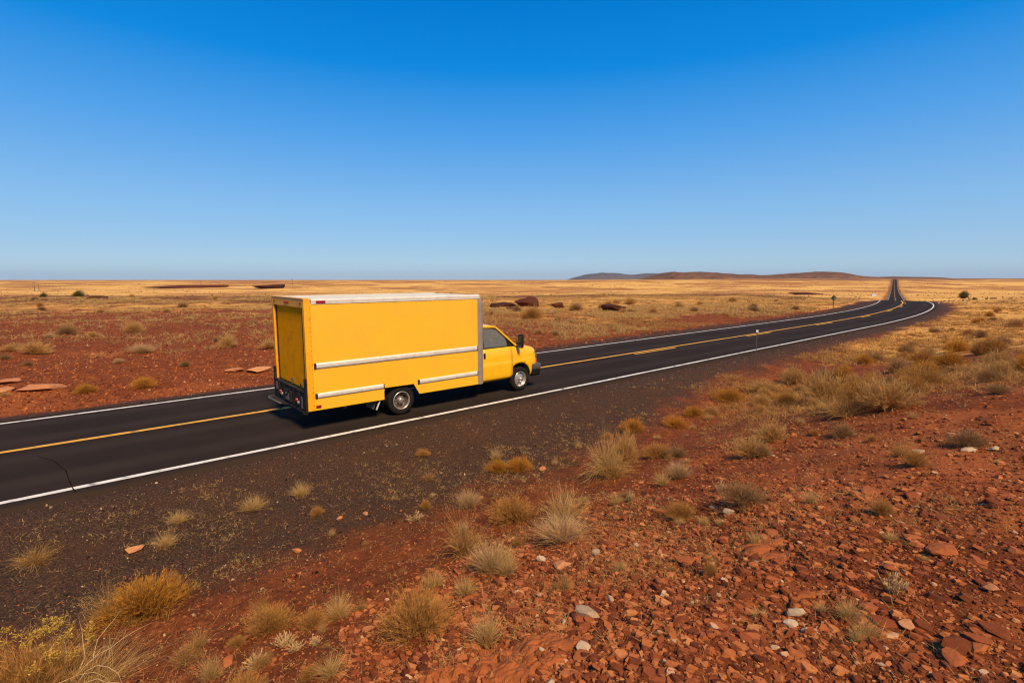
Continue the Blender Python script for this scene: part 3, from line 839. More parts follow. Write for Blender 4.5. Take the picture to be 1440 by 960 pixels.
    # fender crease strip above arch
# greenhouse
YR = .80
RB, RF_, ZR = X_(9.1), X_(9.78), 2.10
P = []
for i, x in enumerate(np.linspace(RB, RF_ + .03, 7)):
    row = []
    dzx = [.02, .025, .026, .022, .012, -.008, -.04][i]
    for k in range(13):
        u = k / 6 - 1; yy = (YR + .035) * math.copysign(min(1, abs(u) * 1.0), u)
        row.append((x, yy, ZR + dzx + .06 * (1 - abs(u) ** 3.5)))
    P.append(row)
rfm = MB().grid(P, True).build('cab_roof', M['yellow'], truck)
so = rfm.modifiers.new('s', 'SOLIDIFY'); so.thickness = .05; so.offset = -1
for sgn in (-1, 1):
    yb_ = sgn * (side_y(0, BELT) + .03); yt = sgn * YR
    mb = MB()
    # A pillar, B pillar, roof rail
    mb.bar((X_(10.50), sgn * .93, BELT - .02), (RF_ - .01, yt, ZR - .02), .05, .07, (0, 1, 0))
    mb.prism([(X_(9.1), BELT - .03), (X_(9.27), BELT - .03), (X_(9.215), ZR - .01), (X_(9.1), ZR - .01)], 'y', min(0, sgn * .03), max(0, sgn * .03))
    # shear the B pillar inward by moving its vertices
    for i in range(len(mb.v) - 8, len(mb.v)):
        x, y, z = mb.v[i]; k = (z - BELT) / (ZR - BELT); mb.v[i] = (x, yb_ - sgn * .03 + (yt - yb_) * k + y, z)
    mb.bar((X_(9.1), yt, ZR + .0), (RF_ - .01, yt, ZR - .02), .05, .07)
    mb.build('cab_pillar', M['yellow'], truck, .01)
    # drip rail
    MB().bar((X_(9.1), yt + sgn * .035, ZR + .02), (RF_ + .02, yt + sgn * .035, ZR - .015), .018, .02).build('drip_rail', M['yellow'], truck)
    # window
    def wp(s, z, o=.0):
        k = (z - BELT) / (ZR - BELT); return (X_(s), yb_ + (yt - yb_) * k - sgn * .012 + sgn * o, z)
    quad = [(9.26, BELT - .01), (10.46, BELT - .02), (10.12, 1.80), (9.80, 2.055), (9.70, 2.075), (9.22, 2.075)]
    v = [wp(*q_) for q_ in quad] + [wp(q_[0], q_[1], -.006) for q_ in quad]; nq = len(quad)
    mb = MB(); mb.add(v, [list(range(nq)), list(range(nq, 2 * nq))[::-1]] + [(i, (i + 1) % nq, nq + (i + 1) % nq, nq + i) for i in range(nq)])
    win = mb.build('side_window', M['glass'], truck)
    # rubber surround
    mb = MB()
    loop = [wp(*q_, .008) for q_ in quad]
    for i in range(nq): mb.bar(loop[i], loop[(i + 1) % nq], .03, .02, (0, 1, 0))
    mb.build('window_frame', M['black'], win)
    # sail panel behind the mirror
    tri = [(10.20, BELT - .01), (10.45, BELT - .015), (10.13, 1.77)]
    v = [wp(*q_, .012) for q_ in tri] + [wp(*q_, .002) for q_ in tri]
    mb = MB(); mb.add(v, [(0, 1, 2), (5, 4, 3), (0, 1, 4, 3), (1, 2, 5, 4), (2, 0, 3, 5)])
    mb.build('sail_panel', M['black'], win)
    # mirror
    yo = sgn * 1.13
    mb = MB()
    P = []
    for zi, (z, k) in enumerate([(1.40, .55), (1.415, .9), (1.45, 1), (1.62, 1), (1.78, 1), (1.82, .9), (1.835, .5)]):
        P.append([(X_(10.545) + .055 * k * math.cos(t) + .02 * (z - 1.6), yo + .115 * k * math.sin(t), z) for t in np.linspace(0, 2 * math.pi, 17)[:-1]])
    mb.grid(P, True, True); mb.f.append(list(range(16))[::-1]); mb.sm.append(False); mb.f.append(list(range(len(mb.v) - 16, len(mb.v)))); mb.sm.append(False)
    mb.bar((X_(10.54), sgn * .93, 1.52), (X_(10.545), yo - sgn * .06, 1.50), .05, .05)
    mb.bar((X_(10.54), sgn * .93, 1.45), (X_(10.545), yo - sgn * .06, 1.44), .05, .04)
    mr = mb.build('wing_mirror', M['black'], truck)
    MB().box(X_(10.478), X_(10.484), yo - .085, yo + .085, 1.55, 1.79).box(X_(10.478), X_(10.484), yo - .08, yo + .08, 1.43, 1.52).build('mirror_glass', M['mirror'], mr)
# windshield
def wsp(k, y): return (X_(10.52) + (RF_ + .04 - X_(10.52)) * k + .05 * (1 - abs(y)) * (1 - .4 * k), y * (.93 + (YR - .93) * k), BELT - .02 + (ZR - BELT) * k)
P = [[wsp(k, y) for y in np.linspace(-1, 1, 11)] for k in np.linspace(0, 1, 5)]
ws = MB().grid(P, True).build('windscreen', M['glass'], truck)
MB().bar((X_(10.5), -.5, BELT + .02), (X_(10.56), .25, BELT + .03), .02, .02).build('wiper', M['black'], ws)
MB().box(X_(9.085), X_(9.11), -.95, .95, CZ, ZR).build('cab_back', M['interior'], truck)
MB().box(X_(10.2), X_(10.5), -.88, .88, BELT - .02, BELT + .03).box(X_(10.15), X_(10.3), .2, .75, BELT, BELT + .09).box(X_(10.14), X_(10.42), -.55, -.22, BELT, BELT + .2).build('dashboard', M['interior'], truck, .02)
for sgn in (-1, 1):
    st_ = MB().box(X_(9.35), X_(9.5), sgn * .5 - .25, sgn * .5 + .25, BELT - .0, 1.70).build('seat_back', M['seat'], truck, .04)
    MB().box(X_(9.38), X_(9.47), sgn * .5 - .13, sgn * .5 + .13, 1.72, 1.90).build('headrest', M['seat'], st_, .04)
P = []
for k in range(24):
    a = 2 * math.pi * k / 24
    P.append((X_(10.03) - .06 * math.sin(a), .5 + .19 * math.cos(a), 1.58 + .17 * math.sin(a)))
MB().tube(P + [P[0], P[1]], .016, 8).build('steering_wheel', M['interior'], truck)

# front end: grille, headlights, bumper
mb = MB(); mb.box(X_(11.455), X_(11.49), -.62, .62, .80, 1.15)
gr_ = mb.build('grille', M['black'], truck, .02)
MB().box(X_(11.492), X_(11.50), -.55, .55, .935, .985).build('grille_bar', M['alu'], gr_)
for sgn in (-1, 1):
    path = [(X_(11.38), sgn * .925), (X_(11.425), sgn * .895), (X_(11.465), sgn * .84), (X_(11.485), sgn * .74), (X_(11.49), sgn * .63)]
    if sgn > 0: path = path[::-1]
    hl = MB().sweep(path, [(-.02, .97), (.012, .97), (.014, 1.13), (-.02, 1.13)]).build('headlight', M['white_lens'], truck)
    MB().sweep(path, [(-.02, .82), (.012, .82), (.013, .965), (-.02, .965)]).build('indicator', M['amber_lens'], hl)
path = [(X_(11.16), -1.0), (X_(11.38), -1.0), (X_(11.53), -.975), (X_(11.60), -.90), (X_(11.64), -.7), (X_(11.65), 0), (X_(11.64), .7), (X_(11.60), .90), (X_(11.53), .975), (X_(11.38), 1.0), (X_(11.16), 1.0)]
bp = MB().sweep(path, [(-.12, .62), (.01, .62), (.025, .70), (.02, .775), (-.03, .80), (-.12, .80)]).build('bumper', M['bumper'], truck, .012)
MB().sweep(path, [(-.13, .40), (-.04, .40), (-.006, .46), (0, .617), (-.13, .617)]).build('bumper_skirt', M['bumper_low'], bp, .01)
MB().tube([(X_(10.72), -.72, 1.42), (X_(10.70), -.72, 1.75)], [.006, .003], 6).build('antenna', M['black'], truck)
MB().box(X_(9.3), X_(10.15), -.9, .9, .40, .46).build('underbody', M['black'], truck)

# ------------------------------------------------------------------ signs, posts
def stake(name, x, y, h, label):
    z = float(terrain(x, y)); r = empty(name, (x, y, z)); tag(r, label, 'marker post')
    MB().box(-.017, .017, -.01, .01, -.2, h).build('post', M['post'], r)
    MB().box(-.05, .05, -.03, -.014, h - .10, h + .01).build('reflector', M['sign_white'], r, .01)
    r.rotation_euler.z = math.atan2(-x, y) * .9
    return r
p = road_point(24.4, -3.98); stake('delineator_post', p[0], p[1], 1.16, 'thin roadside marker post with white square reflector beside the near white line')
p = road_point(70.0, -4.2); stake('delineator_post', p[0], p[1], .95, 'tiny white marker post on the outside of the distant bend')
x, y, z = hit(1171, 441); r = empty('road_sign', (x, y, z), -.62)
tag(r, 'grey back of a diamond road sign on a thin post left of the road', 'road sign')
MB().box(-.035, .035, -.035, .035, -.2, 1.9).build('post', M['timber'], r)
MB().prism([(0, 1.28), (.31, 1.59), (0, 1.90), (-.31, 1.59)], 'y', .04, .05).build('sign_plate', M['sign_back'], r)
x, y, z = hit(1229, 420); r = empty('road_sign', (x, y, z), -.55)
k = depth_of(x, y, z) / 718
tag(r, 'small cream white board standing in the grass beyond the bend', 'sign')
MB().box(-.04, .04, -.02, .02, -.3, 4 * k).build('post', M['post'], r)
MB().box(-2.6 * k, 2.6 * k, -.05, -.022, 3.2 * k, 6.6 * k).build('sign_plate', M['sign_white'], r, .3 * k)

def pole(u, vb, hp, label):
    x, y, z = hit(u, vb); k = depth_of(x, y, z) / 718
    r = empty('utility_pole', (x, y, z), .3); tag(r, label, 'utility pole', 'utility poles far out on the plain')
    MB().tube([(0, 0, -.5), (0, 0, hp * k)], [.35 * k, .28 * k], 8).build('pole', M['timber'], r)
    MB().box(-1.8 * k, 1.8 * k, -.1 * k, .1 * k, hp * k * .93, hp * k * .93 + .25 * k).build('crossarm', M['timber'], r)
pole(49, 409.5, 13, 'tallest thin utility pole, far out on the plain at far left')
pole(55, 408.5, 9, 'short thin utility pole just right of the tallest one')
pole(283, 402, 7, 'faint thin pole behind the long dark rock ledge')
pole(411, 400, 8, 'faint thin pole on the plain just above the truck rear')

# ------------------------------------------------------------------ rocks
def rock_mesh(seed, flat=.35, sub=3, rough=.28, angular=True):
    rg = random.Random(seed)
    bm = bmesh.new(); bmesh.ops.create_icosphere(bm, subdivisions=sub, radius=1)
    planes = []
    for k in range(17):
        d = Vector((rg.gauss(0, 1), rg.gauss(0, 1), rg.gauss(0, .8))).normalized(); planes.append((d, rg.uniform(.42, .78)))
    for v in bm.verts:
        p = v.co.copy()
        for d, o in planes:
            k = p.dot(d)
            if k > o: p -= d * (k - o)
        nn = float(fbm(np.array(p.x * 2.2 + seed), np.array(p.y * 2.2 + p.z * 1.7), seed, 3)) - .5
        p *= 1 + nn * rough
        v.co = Vector((p.x, p.y, p.z * flat))
    me = bpy.data.meshes.new('rock'); bm.to_mesh(me); bm.free()
    for p in me.polygons: p.use_smooth = False
    b = np.array([v.co for v in me.vertices]); lo, hi = b.min(0), b.max(0)
    sc = 1 / max(hi[0] - lo[0], 1e-6)
    for v in me.vertices: v.co = ((v.co.x - (lo[0] + hi[0]) / 2) * sc, (v.co.y - (lo[1] + hi[1]) / 2) * sc, (v.co.z - lo[2]) * sc)
    return me

def rock(name, u, v, wp_, hp_, mat, label, cat='rock', seed=1, deep=.7, rz=None, group=None, tilt=(0, 0), sink=.25, sub=3):
    x, y, z = hit(u, v); k = depth_of(x, y, z) / 718
    w = wp_ * k
    me = rock_mesh(seed, .5 if sub == 3 else .34, sub, .28 if sub == 3 else .15); me.materials.append(M[mat])
    o = bpy.data.objects.new(name, me); COL.objects.link(o)
    hz = max(b[2] for b in o.bound_box); h = max(hp_ * k, .02)
    dv = np.array([x, y]) / math.hypot(x, y)
    o.scale = (w, w * deep, h / hz / (1 - sink))
    x += dv[0] * w * deep * .3; y += dv[1] * w * deep * .3
    z = float(terrain(x, y, d_near(x, y)))
    o.location = (x, y, z - h * sink)
    o.rotation_euler = (tilt[0], tilt[1], -math.atan2(x, y) if rz is None else rz)
    return tag(o, label, cat, group)
def d_near(x, y): return True

rock('boulder', 740, 432, 35, 14, 'dark_rock', 'largest dark red flat-topped boulder, behind the truck cab roof', seed=4, tilt=(0, .08))
rock('boulder', 708, 433, 40, 7, 'dark_rock', 'low dark rock ledge right of the truck box, left of the largest boulder', seed=5)
rock('boulder', 722, 436, 22, 5, 'dark_rock', 'low broken rock lying in front of the largest boulder', seed=15)
rock('boulder', 784, 434, 20, 9, 'dark_rock', 'dark red rounded boulder right of the largest boulder', seed=6, tilt=(0, .2))
rock('boulder', 809, 436, 22, 5, 'dark_rock', 'low rubble rock between the rounded boulder and the split boulder', seed=7)
rock('boulder', 862, 438, 36, 9, 'dark_rock', 'split dark boulder standing alone right of the low rubble rock', seed=8, tilt=(0, .05))
rock('boulder', 888, 439, 18, 3, 'dark_rock', 'low flat rock just right of the split boulder', seed=18)
rock('rock_ledge', 263, 405, 108, 4, 'dark_rock', 'long low dark red rock ledge far out on the yellow plain', 'rock ledge', seed=9, deep=.35, sink=.1)
rock('rock_ledge', 378, 405.5, 44, 5.5, 'dark_rock', 'shorter dark rock ledge on the plain right of the long one', 'rock ledge', seed=10, deep=.4, sink=.1)
rock('rock_ledge', 1133, 414, 46, 3, 'dark_rock', 'narrow dark rock ledge left of the road sign', 'rock ledge', seed=12, deep=.4, sink=.1)
rock('rock_ledge', 137, 420, 26, 4, 'dark_rock', 'dark low rock at the rim right of the green bush', 'rock ledge', seed=13, deep=.5, sink=.1)
rock('flat_rock', 60, 549, 56, 4, 'pink_slab', 'pale pink flat slab across the road at left', 'slab', seed=20, sink=.62)
rock('flat_rock', 8, 540, 36, 3, 'pink_slab', 'pale pink slab at the left picture edge across the road', 'slab', seed=21, sink=.62)
rock('flat_rock', 4, 550, 30, 2.5, 'pink_slab', 'smallest pink slab at the left picture edge, nearest the road', 'slab', seed=27, sink=.62)
rock('flat_rock', 330, 524, 26, 2.5, 'pink_slab', 'small pink slab across the road left of the truck', 'slab', seed=22, sink=.62)
rock('flat_rock', 366, 524, 36, 3.5, 'pink_slab', 'pink slab across the road touching the truck box outline', 'slab', seed=23, sink=.62)
WH = [(826, 877, 36, 13, 'pale wedge-shaped rock with a flat top in the near rubble', 31), (820, 917, 20, 10, 'white rounded stone below the pale wedge-shaped rock', 32),
      (763, 920, 12, 7, 'small white stone left of the white rounded stone', 33), (1026, 725, 15, 9, 'white stone below the dark grey bush', 34),
      (792, 799, 26, 8, 'flat pale stone below the pink dense grass tussock', 35), (762, 791, 15, 6, 'small pale stone left of the flat pale stone', 36),
      (838, 790, 13, 9, 'pale upright stone right of the flat pale stone', 37), (859, 845, 11, 6, 'small white stone above the pale wedge-shaped rock', 38),
      (1121, 860, 24, 11, 'whitest jagged stone in the shale at right', 39), (1113, 875, 20, 9, 'whitish stone just below the whitest jagged stone', 40),
      (1133, 887, 12, 7, 'small pale stone lowest of the three white ones', 41), (1393, 833, 22, 10, 'pale orange stone at the far right of the shale', 42),
      (1292, 634, 16, 5, 'small pale stone on the red slope left of the grey bush', 43), (1362, 631, 22, 4, 'pale flat stone in front of the grey bush', 44),
      (1398, 632, 14, 4, 'small pale flat stone right of the grey bush', 45), (775, 959, 18, 8, 'white stone at the bottom edge', 46),
      (1278, 877, 26, 9, 'pale pink flat stone in the middle of the shale', 47), (418, 776, 12, 7, 'small tan rounded stone on the dark gravel', 48),
      (515, 722, 9, 5, 'pale tan stone right of two on the upper dark gravel', 49), (478, 730, 9, 5, 'pale tan stone left of two on the upper dark gravel', 50),
      (190, 778, 22, 7, 'pink flat stone on the dark gravel near left', 51), (763, 660, 11, 5, 'small pink stone by the gold bush pair', 52), (893, 768, 11, 6, 'tiny pale stone in the middle rubble', 53)]
for (u, v, w, h, lb, sd) in WH:
    rock('stone', u, v, w, h, 'pale_rock' if 'pink' not in lb and 'tan' not in lb and 'orange' not in lb else 'pink_slab', lb, 'stone', seed=sd, rz=random.uniform(-.6, .6), tilt=(random.uniform(-.1, .1), random.uniform(-.25, .1)), sink=.2, sub=2)
# bedrock showing through in the foreground
BR = [(735, 925, 210, 26, 'low orange bedrock ledge at the bottom centre', 61), (850, 900, 170, 20, 'orange bedrock hump right of the white rounded stone', 62),
      (965, 900, 90, 12, 'low orange bedrock patch right of the bedrock hump', 63), (1085, 770, 120, 9, 'broad orange bedrock patch in the upper shale', 64), (1150, 835, 100, 9, 'orange bedrock patch below the broad one', 65),
      (630, 950, 100, 18, 'small orange bedrock knob at the bottom edge', 66)]
def ledge(u, v, wpx, hpx, label, sd):
    x, y, z = hit(u, v); k = depth_of(x, y, z) / 718
    w = wpx * k; hh = hpx * k; n = 72
    ax = -math.atan2(x, y) + random.uniform(-.4, .4); ca, sa = math.cos(ax), math.sin(ax)
    gx, gy = np.meshgrid(np.linspace(-1, 1, n), np.linspace(-1, 1, n))
    lx = gx * w * .75; ly = gy * w * .55
    X = x + lx * ca - ly * sa; Y = y + lx * sa + ly * ca
    rr = np.hypot(gx, gy)
    f = fbm(X / (w * .33) + sd, Y / (w * .33), sd, 4); st = fbm(X / (w * .5) + sd * 2, Y / (w * .18), sd + 5, 3)
    hgt = (f - .44) * 2.2 + (np.floor(st * 9) / 9 - .5) * .8 - 1.9 * sstep(.25, 1.0, rr)
    fr_ = (fbm(X / (w * .05), Y / (w * .05), sd + 9, 3) - .5) * .2
    Z = terrain(X, Y) + np.clip((hgt + fr_) * hh, -.12, hh * .75)
    V = np.stack([X.ravel(), Y.ravel(), Z.ravel()], -1)
    i, j = np.meshgrid(np.arange(n - 1), np.arange(n - 1), indexing='ij')
    q_ = np.stack([i * n + j, i * n + j + 1, (i + 1) * n + j + 1, (i + 1) * n + j], -1).reshape(-1, 4)
    me = np_mesh('bedrock', V, q_.ravel(), np.full(len(q_), 4), None, False)
    return tag(link_mesh('bedrock', me, M['orange_rock']), label, 'bedrock')
for (u, v, w, h, lb, sd) in BR:
    ledge(u, v, w, h, lb, sd)

# ---- scattered stones
def stones(N, rmin, rmax, azr, cond, smin, smax, mat, name, flat=(.15, .4), tilt=.25, pw=2.2, align=None, lean=0.0, asp=(.5, .95)):
    out = []
    n = int(N * 2.2)
    r = np.exp(RNG.uniform(math.log(rmin), math.log(rmax), n)); a = RNG.uniform(azr[0], azr[1], n)
    X = r * np.sin(a); Y = r * np.cos(a)
    sig, lat = road_coords(X, Y)
    keep = cond(X, Y, sig, lat + TC, lat, r)
    X, Y, r = X[keep][:N], Y[keep][:N], r[keep][:N]
    n = len(X)
    uu = RNG.uniform(0, 1, n)
    size = smin * (1 - uu * (1 - (smin / smax) ** pw)) ** (-1 / pw)
    size = np.maximum(size, r * .0014)
    Z = terrain(X, Y)
    K = 7
    ang = (np.arange(K)[None, :] + RNG.uniform(-.32, .32, (n, K))) * 2 * math.pi / K
    rad = RNG.uniform(.62, 1.1, (n, K)) * .5
    asp = RNG.uniform(asp[0], asp[1], n)[:, None]
    px = rad * np.cos(ang) * size[:, None]; py = rad * np.sin(ang) * size[:, None] * asp
    th = RNG.uniform(flat[0], flat[1], n) * size
    ins = RNG.uniform(.72, .97, (n, K))
    top = np.stack([px * ins, py * ins, np.broadcast_to(th[:, None], px.shape) * RNG.uniform(.75, 1.1, (n, K))], -1)
    bot = np.stack([px, py, np.broadcast_to(-th[:, None] * .6, px.shape)], -1)
    V = np.concatenate([top, bot], 1)
    # tilt then spin
    tx = RNG.normal(0, tilt, n); ty = RNG.normal(lean, tilt, n); rz = RNG.uniform(0, 2 * math.pi, n) if align is None else RNG.normal(align[0], align[1], n)
    def rot(V, i, j, an):
        c = np.cos(an)[:, None]; s = np.sin(an)[:, None]; A = V[..., i].copy(); B = V[..., j].copy()
        V[..., i] = A * c - B * s; V[..., j] = A * s + B * c
    rot(V, 1, 2, tx); rot(V, 0, 2, ty); rot(V, 0, 1, rz)
    V = V + np.stack([X, Y, Z + th * .02], -1)[:, None, :]
    base = (np.arange(n) * 2 * K)[:, None]
    tops = base + np.arange(K)[None, :]
    sides = np.stack([base + K + np.arange(K)[None, :], base + K + (np.arange(K)[None, :] + 1) % K, base + (np.arange(K)[None, :] + 1) % K, base + np.arange(K)[None, :]], -1)
    flatl = np.concatenate([tops.reshape(n, -1), sides.reshape(n, -1)], 1).ravel()
    cnt = np.tile(np.array([K] + [4] * K), n)
    rnd = np.repeat(RNG.uniform(0, 1, n), 2 * K)
    me = np_mesh(name, V.reshape(-1, 3), flatl, cnt, dict(rnd=rnd))
    return tag(link_mesh(name, me, M[mat]), kind='stuff')

FOV = (R(-60), R(78))
shale_zone = lambda X, Y: sstep(.36, .6, fbm(X / 2.2, Y / 2.2, 41))
bound = lambda sig: 7.2 + 2.4 * sstep(6, 21, sig)
jitb = lambda X, Y: (fbm(X / 1.3, Y / 1.3, 51) - .5) * 4.2
# shale chips over the bank; thickest to the right and near the camera
stones(115000, 1.1, 26, FOV, lambda X, Y, s, t, l, r: (l < -4.2) & (RNG.uniform(0, 1, len(X)) < (1 - .97 * sstep(-1.6, 2.2, t - bound(s) - .5 * jitb(X, Y))) * (.72 + .28 * sstep(-1.5, 1.5, X + .3 * Y - 1))), .012, .07, 'shale', 'shale_gravel', (.09, .24), .24, 2.1)
stones(54000, 1.1, 20, (R(-20), R(76)), lambda X, Y, s, t, l, r: (t < 4.8) & (RNG.uniform(0, 1, len(X)) < .4 + .6 * shale_zone(X, Y)), .03, .15, 'shale', 'shale_gravel', (.07, .16), .12, 1.9, align=(-.15, .5), lean=-.2, asp=(.4, .8))
stones(54000, 1.3, 40, FOV, lambda X, Y, s, t, l, r: (RNG.uniform(0, 1, len(X)) < sstep(-2.6, 1.2, t - bound(s) - .5 * jitb(X, Y))) & (l < -3.75), .009, .05, 'cinder', 'gravel', (.3, .7), .5, 2.4)
stones(42000, 13, 75, (R(-55), R(45)), lambda X, Y, s, t, l, r: (l > 4.6) & (Y < 62), .04, .18, 'shale', 'gravel', (.2, .5), .3, 2.6)
stones(2600, 12, 60, FOV, lambda X, Y, s, t, l, r: (l > 3.4) & (l < 5.4), .02, .07, 'cinder', 'gravel', (.3, .7), .4, 2.6)

# loose slabs big enough to pick out one by one
slab_src = []
for k in range(9):
    me = rock_mesh(100 + k, .22, 2, .2); me.materials.append(M['slab']); slab_src.append(me)
def scatter_slabs(n, cond, smin, smax, rr, azr, label, group):
    c = 0; tries = 0
    while c < n and tries < 6000:
        tries += 1
        r = math.exp(random.uniform(math.log(rr[0]), math.log(rr[1]))); a = random.uniform(*azr)
        x, y = r * math.sin(a), r * math.cos(a)
        sg, lt = road_coords(x, y)
        if not cond(float(sg), float(lt) + TC): continue
        o = bpy.data.objects.new('flat_stone', random.choice(slab_src)); COL.objects.link(o)
        w = random.uniform(smin, smax) * (1 if random.random() < .8 else 1.4)
        o.scale = (w, w * random.uniform(.6, .95), w * random.uniform(.7, 1.3))
        o.location = (x, y, float(terrain(x, y)) - .04 * w)
        o.rotation_euler = (random.gauss(0, .16), random.gauss(0, .16), random.uniform(0, 6.28))
        tag(o, label, 'stone slab', group); c += 1
scatter_slabs(110, lambda s, t: t < 4.2, .07, .15, (1.9, 7), (R(5), R(46)), 'loose flat red sandstone slab lying in the shale right of centre', 'loose slabs in the right foreground shale')
scatter_slabs(45, lambda s, t: t < 5.2, .05, .12, (1.9, 6), (R(-40), R(5)), 'loose red sandstone slab on the near bank left of centre', 'loose slabs on the left near bank')

# ------------------------------------------------------------------ shrubs and grass
def blades(base, dirs, L, W, droop, seg=3, hoff=0.0, hscale=1.0, jit=0.0):
    """tapered curved blades: arrays of base points, unit directions, lengths, widths"""
    n = len(base)
    t = np.linspace(0, 1, seg + 1)
    side = np.cross(dirs, RNG.normal(0, 1, (n, 3))); side /= np.linalg.norm(side, axis=1, keepdims=True) + 1e-9
    pts = base[:, None, :] + dirs[:, None, :] * (L[:, None] * t[None, :])[..., None]
    hor = dirs.copy(); hor[:, 2] = 0
    pts = pts + hor[:, None, :] * (droop * L)[:, None, None] * (t ** 2)[None, :, None] * .5
    pts[..., 2] -= (droop * L)[:, None] * (t ** 2)[None, :] * .45
    if jit: pts = pts + RNG.normal(0, 1, pts.shape) * (jit * L)[:, None, None] * t[None, :, None]
    wd = W[:, None] * (1 - t[None, :seg] * .75)
    a = pts[:, :seg] - side[:, None, :] * wd[..., None] / 2; b = pts[:, :seg] + side[:, None, :] * wd[..., None] / 2
    V = np.concatenate([np.stack([a, b], 2).reshape(n, seg * 2, 3), pts[:, seg:]], 1)     # 2*seg+1 verts
    nv = 2 * seg + 1
    loc = []
    cnt = []
    for k in range(seg - 1):
        loc += [2 * k, 2 * k + 1, 2 * k + 3, 2 * k + 2]; cnt.append(4)
    loc += [2 * seg - 2, 2 * seg - 1, 2 * seg]; cnt.append(3)
    Fl = ((np.arange(n) * nv)[:, None] + np.array(loc)[None, :]).ravel()
    C = np.tile(cnt, n)
    h = np.tile(np.concatenate([np.repeat(t[:seg], 2), [1.0]]), n) * hscale + hoff
    rnd = np.repeat(RNG.uniform(0, 1, n), nv)
    return V.reshape(-1, 3), Fl, C, h, rnd, pts

def join(parts):
    V = []; Fl = []; C = []; Hh = []; Rr = []; o = 0
    for p in parts:
        V.append(p[0]); Fl.append(p[1] + o); C.append(p[2]); Hh.append(p[3]); Rr.append(p[4]); o += len(p[0])
    return np.concatenate(V), np.concatenate(Fl), np.concatenate(C), np.concatenate(Hh), np.concatenate(Rr)

def dome_dirs(n, tmax, tmin=0.0):
    th = np.sqrt(RNG.uniform(tmin, 1, n)) * tmax; ph = RNG.uniform(0, 2 * math.pi, n)
    return np.stack([np.sin(th) * np.cos(ph), np.sin(th) * np.sin(ph), np.cos(th)], -1)

def shrub_mesh(name, nst, ntw, tmax, lv, wst, wtw, ltw, lump=.35, leafy=True):
    """dense rounded shrub: stems out of a root, twigs along the stem's outer part"""
    d = dome_dirs(nst, tmax)
    base = np.stack([RNG.normal(0, .09, nst), RNG.normal(0, .09, nst), np.zeros(nst)], -1)
    az = np.arctan2(d[:, 1], d[:, 0])
    L = (1 - lump / 2 + lump * (vnoise(np.cos(az) * 2.2 + 5, np.sin(az) * 2.2 + d[:, 2] * 3, int(RNG.integers(1000))) - .3)) * RNG.uniform(1 - lv, 1, nst)
    L = L * np.where(d[:, 2] < .55, .95, .9)
    p1 = blades(base, d, L, np.full(nst, wst), RNG.uniform(-.1, .25, nst), 3, 0, .85, .03)
    parts = [p1[:5]]
    pts = p1[5]
    for k in range(ntw):
        f = RNG.uniform(.38, 1.0, nst); i0 = np.minimum((f * 3).astype(int), 2); fr = f * 3 - i0
        q_ = pts[np.arange(nst), i0] * (1 - fr)[:, None] + pts[np.arange(nst), i0 + 1] * fr[:, None]
        dd = d + RNG.normal(0, .42, d.shape); dd[:, 2] += .28; dd /= np.linalg.norm(dd, axis=1, keepdims=True)
        parts.append(blades(q_, dd, RNG.uniform(.5, 1.1, nst) * ltw, np.full(nst, wtw), RNG.uniform(-.2, .2, nst), 2, .0, 1.0)[:3] + (np.repeat(f * .75, 5) + np.tile(np.array([0, 0, .12, .12, .3]), nst), np.repeat(RNG.uniform(0, 1, nst), 5)))
    V, Fl, C, h, r = join(parts)
    V[:, 2] = np.maximum(V[:, 2], -.03)
    return np_mesh(name, V, Fl, C, dict(h=np.clip(h, 0, 1), rnd=r))

def tuft_mesh(name, n, tmax, lv, w, droop, spread, jit=.0):
    d = dome_dirs(n, tmax); base = np.stack([RNG.normal(0, spread, n), RNG.normal(0, spread, n), np.zeros(n)], -1)
    d = d + np.concatenate([base[:, :2] * .7, np.zeros((n, 1))], 1); d /= np.linalg.norm(d, axis=1, keepdims=True)
    p_ = blades(base, d, RNG.uniform(1 - lv, 1, n), np.full(n, w) * RNG.uniform(.6, 1.2, n), RNG.uniform(.0, droop, n), 4, 0, 1, jit)
    V, Fl, C, h, r = p_[:5]; V[:, 2] = np.maximum(V[:, 2], -.03)
    return np_mesh(name, V, Fl, C, dict(h=np.clip(h, 0, 1), rnd=r))

SRC = {}
def reg(kind, me, mat):
    me.materials.append(M[mat])
    co = np.empty(len(me.vertices) * 3, np.float32); me.vertices.foreach_get('co', co); co = co.reshape(-1, 3)
    w = np.percentile(np.hypot(co[:, 0], co[:, 1]), 96) * 2; h = np.percentile(co[:, 2], 98)
    SRC.setdefault(kind, []).append((me, w, h))
for k in range(3):
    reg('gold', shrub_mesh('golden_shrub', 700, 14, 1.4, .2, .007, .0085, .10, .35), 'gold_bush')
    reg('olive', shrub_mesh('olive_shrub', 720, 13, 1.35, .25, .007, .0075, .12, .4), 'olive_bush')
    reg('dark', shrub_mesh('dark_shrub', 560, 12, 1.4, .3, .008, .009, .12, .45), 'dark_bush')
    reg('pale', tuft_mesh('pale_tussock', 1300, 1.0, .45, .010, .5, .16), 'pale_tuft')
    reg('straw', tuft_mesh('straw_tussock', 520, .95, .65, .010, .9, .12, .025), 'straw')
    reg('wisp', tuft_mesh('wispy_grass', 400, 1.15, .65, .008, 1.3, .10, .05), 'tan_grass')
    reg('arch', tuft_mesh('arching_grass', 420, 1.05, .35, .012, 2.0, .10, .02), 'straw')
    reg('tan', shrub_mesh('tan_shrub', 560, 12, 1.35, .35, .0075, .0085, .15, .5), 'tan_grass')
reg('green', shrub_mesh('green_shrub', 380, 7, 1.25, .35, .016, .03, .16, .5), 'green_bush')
reg('cream', shrub_mesh('cream_plant', 60, 7, .9, .5, .03, .035, .16, .5), 'cream')

